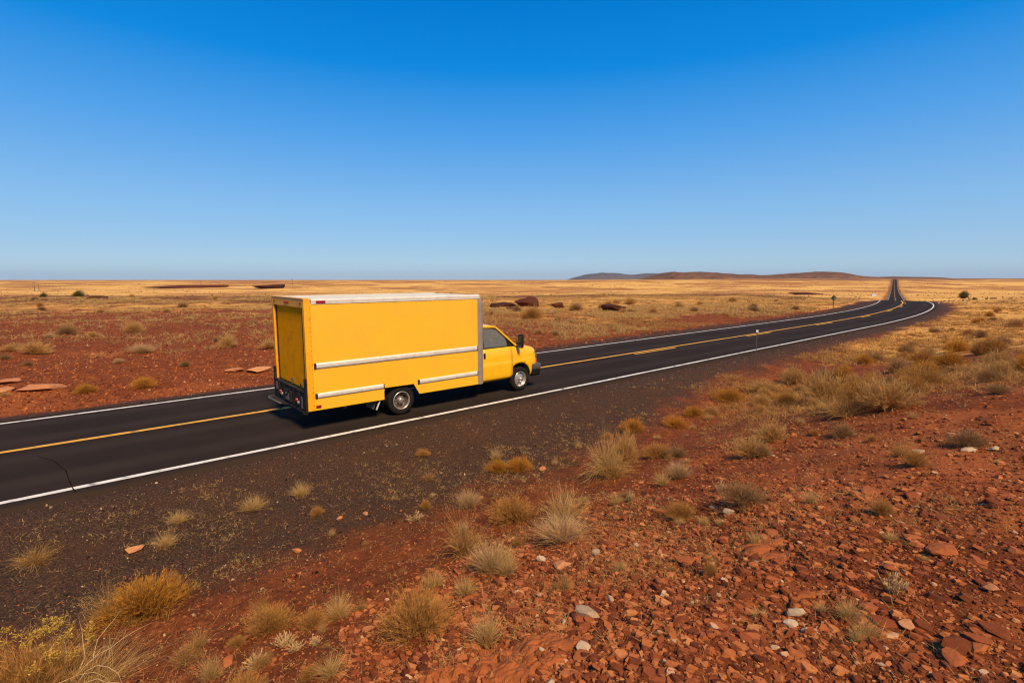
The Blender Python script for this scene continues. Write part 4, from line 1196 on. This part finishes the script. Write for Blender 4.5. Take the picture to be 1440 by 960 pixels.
SP = {'arch': 'grass tuft', 'gold': 'shrub', 'olive': 'shrub', 'dark': 'shrub', 'pale': 'tussock', 'straw': 'grass tuft', 'wisp': 'grass tuft', 'tan': 'shrub', 'green': 'shrub', 'cream': 'small plant'}
NM = {'arch': 'arching_tuft', 'gold': 'golden_shrub', 'olive': 'olive_shrub', 'dark': 'dark_shrub', 'pale': 'pale_tussock', 'straw': 'straw_tuft', 'wisp': 'wispy_tuft', 'tan': 'tan_shrub', 'green': 'green_shrub', 'cream': 'cream_plant'}
def plant(kind, x, y, w, h, label, group=None, name=None, lean=0.0):
    me, mw, mh = random.choice(SRC[kind])
    o = bpy.data.objects.new(name or NM[kind], me); COL.objects.link(o)
    o.location = (x, y, float(terrain(x, y)) - .02 * h); o.rotation_euler = (random.gauss(0, .05), lean + random.gauss(0, .05), random.uniform(0, 6.28))
    o.scale = (w / mw, w / mw * random.uniform(.85, 1.1), h / mh)
    return tag(o, label, SP[kind], group)

def bush_px(kind, u0, u1, v0, v1, label, group=None):
    """shrub measured in the photograph: left, right, top and bottom pixel"""
    u = (u0 + u1) / 2
    x, y, z = hit(u, v1); Zd = depth_of(x, y, z); k = Zd / 718
    w = (u1 - u0) * k
    dl = math.atan2(H - z, math.hypot(x, y))
    hp_ = (v1 - v0) * k
    h = max(.42 * w, (hp_ - .55 * w * math.sin(dl)) / max(math.cos(dl), .5))
    dv = np.array([x, y]) / math.hypot(x, y)
    x += dv[0] * w * .3; y += dv[1] * w * .3
    return plant(kind, x, y, w * 1.06, h, label, group)

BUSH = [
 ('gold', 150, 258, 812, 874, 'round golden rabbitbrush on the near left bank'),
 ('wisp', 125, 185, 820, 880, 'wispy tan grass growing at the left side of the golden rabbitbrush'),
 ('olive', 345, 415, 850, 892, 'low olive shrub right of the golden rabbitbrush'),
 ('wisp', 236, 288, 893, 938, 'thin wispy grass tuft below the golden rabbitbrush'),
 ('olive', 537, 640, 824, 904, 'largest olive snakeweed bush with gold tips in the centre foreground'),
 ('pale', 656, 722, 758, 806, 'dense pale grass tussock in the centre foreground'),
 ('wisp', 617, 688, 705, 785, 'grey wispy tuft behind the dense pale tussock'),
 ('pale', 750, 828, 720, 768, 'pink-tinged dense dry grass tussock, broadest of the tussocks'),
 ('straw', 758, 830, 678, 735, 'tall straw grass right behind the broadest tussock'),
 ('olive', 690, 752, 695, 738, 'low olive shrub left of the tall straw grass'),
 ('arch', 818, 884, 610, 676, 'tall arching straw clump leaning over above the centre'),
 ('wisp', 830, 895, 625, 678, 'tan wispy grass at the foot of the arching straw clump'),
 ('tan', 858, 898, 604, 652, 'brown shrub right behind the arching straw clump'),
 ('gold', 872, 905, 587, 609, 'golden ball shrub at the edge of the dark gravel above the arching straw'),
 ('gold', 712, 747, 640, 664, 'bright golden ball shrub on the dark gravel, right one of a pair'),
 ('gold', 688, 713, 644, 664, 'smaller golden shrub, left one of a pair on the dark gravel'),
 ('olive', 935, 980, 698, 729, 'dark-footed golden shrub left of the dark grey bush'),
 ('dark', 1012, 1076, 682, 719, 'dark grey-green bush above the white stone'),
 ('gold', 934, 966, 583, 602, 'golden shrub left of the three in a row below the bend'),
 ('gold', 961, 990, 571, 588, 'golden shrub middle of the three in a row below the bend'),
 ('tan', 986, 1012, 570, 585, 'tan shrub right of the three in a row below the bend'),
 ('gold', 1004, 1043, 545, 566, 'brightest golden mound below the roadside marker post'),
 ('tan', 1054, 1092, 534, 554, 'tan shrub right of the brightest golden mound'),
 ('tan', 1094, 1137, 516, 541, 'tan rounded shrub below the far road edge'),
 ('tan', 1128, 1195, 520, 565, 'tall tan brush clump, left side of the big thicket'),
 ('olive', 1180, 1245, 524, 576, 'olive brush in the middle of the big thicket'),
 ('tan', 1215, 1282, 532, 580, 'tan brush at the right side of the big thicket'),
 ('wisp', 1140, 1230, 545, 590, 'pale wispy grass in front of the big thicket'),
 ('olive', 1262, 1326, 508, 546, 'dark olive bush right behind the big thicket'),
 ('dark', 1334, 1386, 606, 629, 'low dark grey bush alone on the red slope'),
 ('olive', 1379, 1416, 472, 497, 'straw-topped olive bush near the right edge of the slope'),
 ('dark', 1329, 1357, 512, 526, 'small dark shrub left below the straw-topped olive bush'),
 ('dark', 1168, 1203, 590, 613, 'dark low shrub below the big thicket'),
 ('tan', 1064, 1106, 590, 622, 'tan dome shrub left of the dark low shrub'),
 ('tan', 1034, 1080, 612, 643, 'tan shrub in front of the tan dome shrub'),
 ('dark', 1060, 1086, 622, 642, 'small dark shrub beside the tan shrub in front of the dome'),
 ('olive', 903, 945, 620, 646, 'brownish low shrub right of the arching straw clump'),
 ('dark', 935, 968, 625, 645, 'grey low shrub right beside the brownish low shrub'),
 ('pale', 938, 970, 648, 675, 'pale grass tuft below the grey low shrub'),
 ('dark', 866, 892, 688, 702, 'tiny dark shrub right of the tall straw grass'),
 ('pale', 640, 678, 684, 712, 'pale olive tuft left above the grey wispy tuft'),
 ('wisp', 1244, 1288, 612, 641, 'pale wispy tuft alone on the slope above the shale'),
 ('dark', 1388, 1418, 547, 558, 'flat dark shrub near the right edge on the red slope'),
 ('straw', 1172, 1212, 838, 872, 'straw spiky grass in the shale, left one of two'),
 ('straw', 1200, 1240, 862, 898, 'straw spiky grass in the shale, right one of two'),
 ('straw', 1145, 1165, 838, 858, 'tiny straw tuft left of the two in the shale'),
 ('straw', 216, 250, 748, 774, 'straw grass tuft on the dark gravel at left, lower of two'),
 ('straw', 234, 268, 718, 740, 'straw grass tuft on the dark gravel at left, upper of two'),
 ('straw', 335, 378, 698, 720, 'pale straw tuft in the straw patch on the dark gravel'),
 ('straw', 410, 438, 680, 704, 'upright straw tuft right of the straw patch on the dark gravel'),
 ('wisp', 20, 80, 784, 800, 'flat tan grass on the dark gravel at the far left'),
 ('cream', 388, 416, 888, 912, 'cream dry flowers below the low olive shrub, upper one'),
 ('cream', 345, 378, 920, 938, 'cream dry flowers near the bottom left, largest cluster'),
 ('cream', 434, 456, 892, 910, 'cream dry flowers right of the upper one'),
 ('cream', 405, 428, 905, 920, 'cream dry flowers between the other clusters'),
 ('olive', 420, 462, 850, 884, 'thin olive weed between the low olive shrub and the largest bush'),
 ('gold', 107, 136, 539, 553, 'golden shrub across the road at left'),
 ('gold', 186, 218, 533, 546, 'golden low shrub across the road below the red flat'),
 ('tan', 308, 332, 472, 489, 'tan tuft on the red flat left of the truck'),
 ('pale', 184, 216, 484, 498, 'grey tuft in the middle of the red flat'),
 ('dark', 80, 108, 461, 471, 'dark low shrub on the red flat at left'),
 ('tan', 5, 28, 484, 494, 'tan shrub on the red flat at the left picture edge'),
 ('tan', 30, 68, 489, 499, 'tan shrub right of the one at the left picture edge'),
 ('dark', 0, 14, 497, 506, 'small dark shrub at the left picture edge'),
 ('tan', 174, 200, 452, 468, 'tan grass clump at the far end of the red flat'),
 ('tan', 366, 392, 479, 492, 'tan shrub just left of the truck box'),
 ('olive', 730, 764, 431, 449, 'round olive grass bush in front of the largest boulder'),
 ('green', 104, 117, 409, 418, 'upright green bush on the skyline of the near rim at left'),
 ('green', 57, 66, 412, 418, 'small dark green bush on the rim left of the upright one'),
 ('green', 1349, 1360, 410, 420, 'single round dark green tree-like bush right of the road'),
 ('dark', 1050, 1068, 431, 438, 'dark low bush left of the road sign, across the road'),
 ('dark', 968, 984, 432, 439, 'dark low bush in the grass beyond the marker post'),
 ('dark', 1114, 1124, 430, 436, 'small dark bush left of the road sign, nearer the road'),
]
for b_ in BUSH: bush_px(*b_)

# big foreground rabbitbrush at lower left: shrub with flower heads and bare twigs as parts
x, y, z = hit(35, 985)
r_ = empty('rabbitbrush', (x, y, float(terrain(x, y)) - .02), .4); tag(r_, 'big straw rabbitbrush with yellow heads filling the lower left corner', 'shrub')
kf = depth_of(x, y, z) / 718
me = shrub_mesh('stems', 900, 6, 1.15, .35, .006, .006, .2, .5); me.materials.append(M['olive_bush'])
o = link_mesh('stems', me, None, r_); sc_ = 112 * kf; o.scale = (sc_ * 1.1, sc_ * 1.1, sc_ * .85)
me = tuft_mesh('dry_stalks', 1500, 1.25, .45, .0045, 1.3, .22, .03); me.materials.append(M['straw'])
o2 = link_mesh('dry_stalks', me, None, r_); o2.location = (.55 * sc_, -.25 * sc_, 0); o2.scale = (sc_ * 1.0, sc_ * .95, sc_ * .8)
# flower heads: clumps of tiny florets near the dome top
n_ = 46; dd_ = dome_dirs(n_, 1.0); cen = dd_ * RNG.uniform(.82, 1.02, n_)[:, None]; cen[:, 0] -= .1
base = np.repeat(cen, 46, 0) + RNG.normal(0, .028, (n_ * 46, 3)); bd = dome_dirs(n_ * 46, 1.4)
pp = blades(base, bd, np.full(n_ * 46, .035), np.full(n_ * 46, .016), np.zeros(n_ * 46), 2)
me = np_mesh('flower_heads', pp[0], pp[1], pp[2], dict(h=pp[3], rnd=pp[4])); me.materials.append(M['yellow_head'])
o3 = link_mesh('flower_heads', me, None, r_); o3.scale = (sc_ * 1.1, sc_ * 1.1, sc_ * .85)
mb = MB()
for k in range(9):
    a = random.uniform(-.9, .9); p0 = Vector((random.uniform(.2, .7), random.uniform(-.3, .1), .1)) * sc_
    pts = [p0]; dv = Vector((math.cos(a) * .5, math.sin(a) * .5, .8)).normalized()
    for i in range(7):
        dv = (dv + Vector((random.gauss(.04, .28), random.gauss(0, .3), random.gauss(-.10, .2)))).normalized(); pts.append(pts[-1] + dv * sc_ * .16)
    mb.tube(pts, [.0042 * sc_ * (1.2 - i / 8) for i in range(8)], 6)
mb.build('bare_twigs', M['twig'], r_)

# scattered repeats
def scatter(n, kinds, cond, rr, azr, wr, hr, labels, group):
    c = 0; tr = 0
    while c < n and tr < 9000:
        tr += 1
        r = math.exp(random.uniform(math.log(rr[0]), math.log(rr[1]))); a = random.uniform(*azr)
        x, y = r * math.sin(a), r * math.cos(a); sg, lt = road_coords(x, y)
        if not cond(float(sg), float(lt), x, y): continue
        k = random.choice(kinds); w = random.uniform(*wr) * random.choice((.7, 1, 1, 1.25)); h = w * random.uniform(*hr)
        plant(k, x, y, w, h, labels[k], group[k] if isinstance(group, dict) else group); c += 1
scatter(75, ['tan', 'dark', 'gold', 'olive'], lambda s, l, x, y: l < -7 and s > 14, (14, 85), (R(20), R(47)), (.3, .85), (.45, .7),
        {'tan': 'small tan shrub scattered over the right-hand verge', 'dark': 'small dark shrub scattered over the right-hand verge', 'gold': 'small golden shrub scattered over the right-hand verge', 'olive': 'small olive shrub scattered over the right-hand verge'},
        {'tan': 'tan shrubs on the right verge', 'dark': 'dark shrubs on the right verge', 'gold': 'golden shrubs on the right verge', 'olive': 'olive shrubs on the right verge'})
scatter(44, ['tan', 'tan', 'dark', 'olive'], lambda s, l, x, y: l > 8 and 45 < y < 106, (46, 125), (R(-46), R(33)), (.6, 1.7), (.4, .6),
        {'tan': 'tan shrub in the dry grass field across the road', 'dark': 'dark low shrub in the dry grass field across the road', 'olive': 'olive shrub in the dry grass field across the road'},
        {'tan': 'tan shrubs in the far field', 'dark': 'dark shrubs in the far field', 'olive': 'olive shrubs in the far field'})
scatter(26, ['tan', 'pale', 'dark'], lambda s, l, x, y: l > 4.8 and y < 45, (15, 46), (R(-46), R(20)), (.25, .6), (.4, .6),
        {'tan': 'small tan shrub on the bare red flat across the road', 'pale': 'small pale tuft on the bare red flat across the road', 'dark': 'small dark shrub on the bare red flat across the road'},
        {'tan': 'tan shrubs on the red flat', 'pale': 'pale tufts on the red flat', 'dark': 'dark shrubs on the red flat'})
scatter(90, ['wisp', 'straw', 'straw', 'olive', 'cream'], lambda s, l, x, y: l < -5.2 and s < 15 , (3.2, 17), (R(-40), R(44)), (.06, .32), (.4, 1.0),
        {'cream': 'small cream dry weed on the near bank', 'wisp': 'small wispy grass tuft on the near bank', 'straw': 'small straw tuft on the near bank', 'olive': 'small olive weed on the near bank'},
        {'cream': 'cream weeds on the near bank', 'wisp': 'wispy tufts on the near bank', 'straw': 'straw tufts on the near bank', 'olive': 'olive weeds on the near bank'})

# tiny scrub dotted over the far plain
M['scrub'] = stone_mat('plain_scrub', [(0, (.07, .04, .018)), (.5, (.16, .085, .03)), (1, (.30, .16, .05))])
stones(5000, 170, 1100, (R(-50), R(50)), lambda X, Y, s, t, l, r: (np.abs(l) > 9) & (RNG.uniform(0, 1, len(X)) < .12 + sstep(.48, .62, fbm(X / 60, Y / 60, 61))), .4, 1.3, 'scrub', 'scrub', (.25, .45), .1, 2.6)

# dry grass cover that nobody could count
def grass_cover(N, rr, azr, cond, per, Lr, Wk, mat, name, tmax=.9):
    n = N * 4
    r = np.exp(RNG.uniform(math.log(rr[0]), math.log(rr[1]), n)); a = RNG.uniform(azr[0], azr[1], n)
    X = r * np.sin(a); Y = r * np.cos(a); sig, lat = road_coords(X, Y)
    kp = cond(X, Y, sig, lat); X = X[kp][:N]; Y = Y[kp][:N]; r = r[kp][:N]
    Z = terrain(X, Y); n = len(X)
    sz = RNG.uniform(Lr[0], Lr[1], n)
    base = np.repeat(np.stack([X, Y, Z - .01], -1), per, 0); ss = np.repeat(sz, per); rp = np.repeat(r, per)
    base[:, :2] += RNG.normal(0, 1, (len(base), 2)) * (ss * .35)[:, None]
    d = dome_dirs(len(base), tmax)
    p_ = blades(base, d, ss * RNG.uniform(.5, 1, len(ss)), np.maximum(.003, rp * Wk) * RNG.uniform(.7, 1.3, len(ss)), RNG.uniform(0, .8, len(ss)), 2)
    me = np_mesh(name, p_[0], p_[1], p_[2], dict(h=np.clip(p_[3], 0, 1), rnd=np.repeat(np.repeat(RNG.uniform(0, 1, n), per) * .6 + RNG.uniform(0, .4, n * per), 5)))
    tag(link_mesh(name, me, M[mat]), kind='stuff')
rn = lambda X: RNG.uniform(0, 1, len(X))
grass_cover(20000, (26, 125), (R(-47), R(36)), lambda X, Y, s, l: (l > 6.5) & (rn(X) < sstep(.40, .6, fbm(X / 6, Y / 6, 91)) * (.10 + .9 * sstep(32, 62, Y - .1 * np.abs(X) + 14 * (X > 3)))), 9, (.18, .5), .0006, 'straw', 'dry_grass')
grass_cover(5000, (20, 60), (R(-2), R(36)), lambda X, Y, s, l: (l > 6) & (Y > 24) & (rn(X) < sstep(.45, .62, fbm(X / 5, Y / 5, 92))), 8, (.12, .34), .0006, 'tan_grass', 'dry_grass')
grass_cover(8000, (12, 110), (R(18), R(48)), lambda X, Y, s, l: (l < -5.2) & (s > 11) & (rn(X) < sstep(.40, .6, fbm(X / 4, Y / 4, 93)) * sstep(9, 24, s)), 10, (.12, .34), .0006, 'tan_grass', 'dry_grass')
grass_cover(6500, (3, 26), (R(-46), R(46)), lambda X, Y, s, l: (l < -4.3) & (rn(X) < (.12 + sstep(.48, .64, fbm(X / 1.6, Y / 1.6, 94)))), 8, (.04, .13), .0006, 'straw', 'dry_grass', 1.25)
grass_cover(2600, (2.2, 18), (R(-46), R(46)), lambda X, Y, s, l: (l < -6), 3, (.05, .16), .0005, 'straw', 'dry_grass', 1.5)

grass_cover(450, (40, 190), (R(-50), R(50)), lambda X, Y, s, l: (np.abs(l) > 9) & (rn(X) < .15 + sstep(.46, .6, fbm(X / 16, Y / 16, 62))), 22, (.22, .55), .0007, 'dark_bush', 'scrub', 1.4)

# ------------------------------------------------------------------ air between here and the hills
HAZE = True
if HAZE:
    mb = MB(); mb.box(-16000, 16000, -16000, 17000, -130, 135)
    m, nt = new_mat('air_haze'); g = NT(nt); out = g.n('ShaderNodeOutputMaterial'); pv = g.n('ShaderNodeVolumePrincipled')
    pv.inputs['Color'].default_value = (.58, .78, 1.0, 1); pv.inputs['Density'].default_value = 2.3e-5; pv.inputs['Anisotropy'].default_value = .2
    g.l(pv.outputs[0], out.inputs['Volume'])
    tag(mb.build('haze', m), kind='stuff')

# ------------------------------------------------------------------ light
SUN_AZ = R(152); SUN_EL = R(48)
w = bpy.data.worlds.new('World'); scene.world = w; w.use_nodes = True
nt = w.node_tree
for n in list(nt.nodes): nt.nodes.remove(n)
g = NT(nt)
sky = g.n('ShaderNodeTexSky'); sky.sky_type = 'NISHITA'; sky.sun_disc = False
sky.sun_elevation = SUN_EL; sky.sun_rotation = SUN_AZ; sky.altitude = 1600; sky.air_density = 1.0; sky.dust_density = .3; sky.ozone_density = 4.0
hs = g.n('ShaderNodeHueSaturation'); hs.inputs['Saturation'].default_value = 1.5
g.l(sky.outputs[0], hs.inputs['Color'])
sc10 = g.n('ShaderNodeVectorMath'); sc10.operation = 'SCALE'; sc10.inputs['Scale'].default_value = .10
g.l(hs.outputs[0], sc10.inputs[0])
# clear desert air: deep blue overhead paling to the horizon (by elevation of the ray)
gen = g.n('ShaderNodeTexCoord').outputs['Generated']
sx = g.n('ShaderNodeSeparateXYZ'); g.l(gen, sx.inputs[0])
def lin(c): return tuple(((x / 255 + .055) / 1.055) ** 2.4 if x > 10 else x / 255 / 12.92 for x in c)
def sel(d): return math.sin(R(d))
rampc = g.ramp(sx.outputs[2], [(0, lin((160, 183, 210))), (sel(1.6), lin((160, 191, 218))), (sel(6.9), lin((140, 187, 230))), (sel(14.2), lin((88, 163, 232))), (sel(20.7), lin((16, 138, 224))), (sel(27), lin((0, 121, 212))), (sel(42), lin((0, 98, 180))), (sel(65), lin((0, 72, 140))), (1, lin((0, 60, 118)))])
bl = g.mix(.82, sc10.outputs[0], rampc)
bg = g.n('ShaderNodeBackground'); bg.inputs[1].default_value = 1.0
ow = g.n('ShaderNodeOutputWorld')
g.l(bl, bg.inputs[0]); g.l(bg.outputs[0], ow.inputs[0])
ld = bpy.data.lights.new('sun', 'SUN'); ld.energy = 5.0; ld.angle = R(15); ld.color = (1, .79, .47)
so = bpy.data.objects.new('sun', ld); COL.objects.link(so)
dvec = Vector((math.sin(SUN_AZ) * math.cos(SUN_EL), math.cos(SUN_AZ) * math.cos(SUN_EL), math.sin(SUN_EL)))
so.rotation_euler = (-dvec).to_track_quat('-Z', 'Y').to_euler(); so.location = (0, 0, 60)

cam = bpy.data.cameras.new('camera'); co = bpy.data.objects.new('camera', cam); COL.objects.link(co)
co.location = (0, 0, H); co.rotation_euler = (math.pi / 2 - PITCH, 0, 0)
cam.sensor_width = 36; cam.lens = F / 1440 * 36; cam.clip_end = 60000; cam.clip_start = .05
scene.camera = co
vs = scene.view_settings; vs.view_transform = 'Standard'; vs.look = 'None'; vs.exposure = .12; vs.gamma = 1; vs.use_curve_mapping = False
scene.cycles.use_denoising = True; scene.cycles.filter_width = 1.2
scene.cycles.max_bounces = 6; scene.cycles.transparent_max_bounces = 12; scene.cycles.volume_bounces = 0
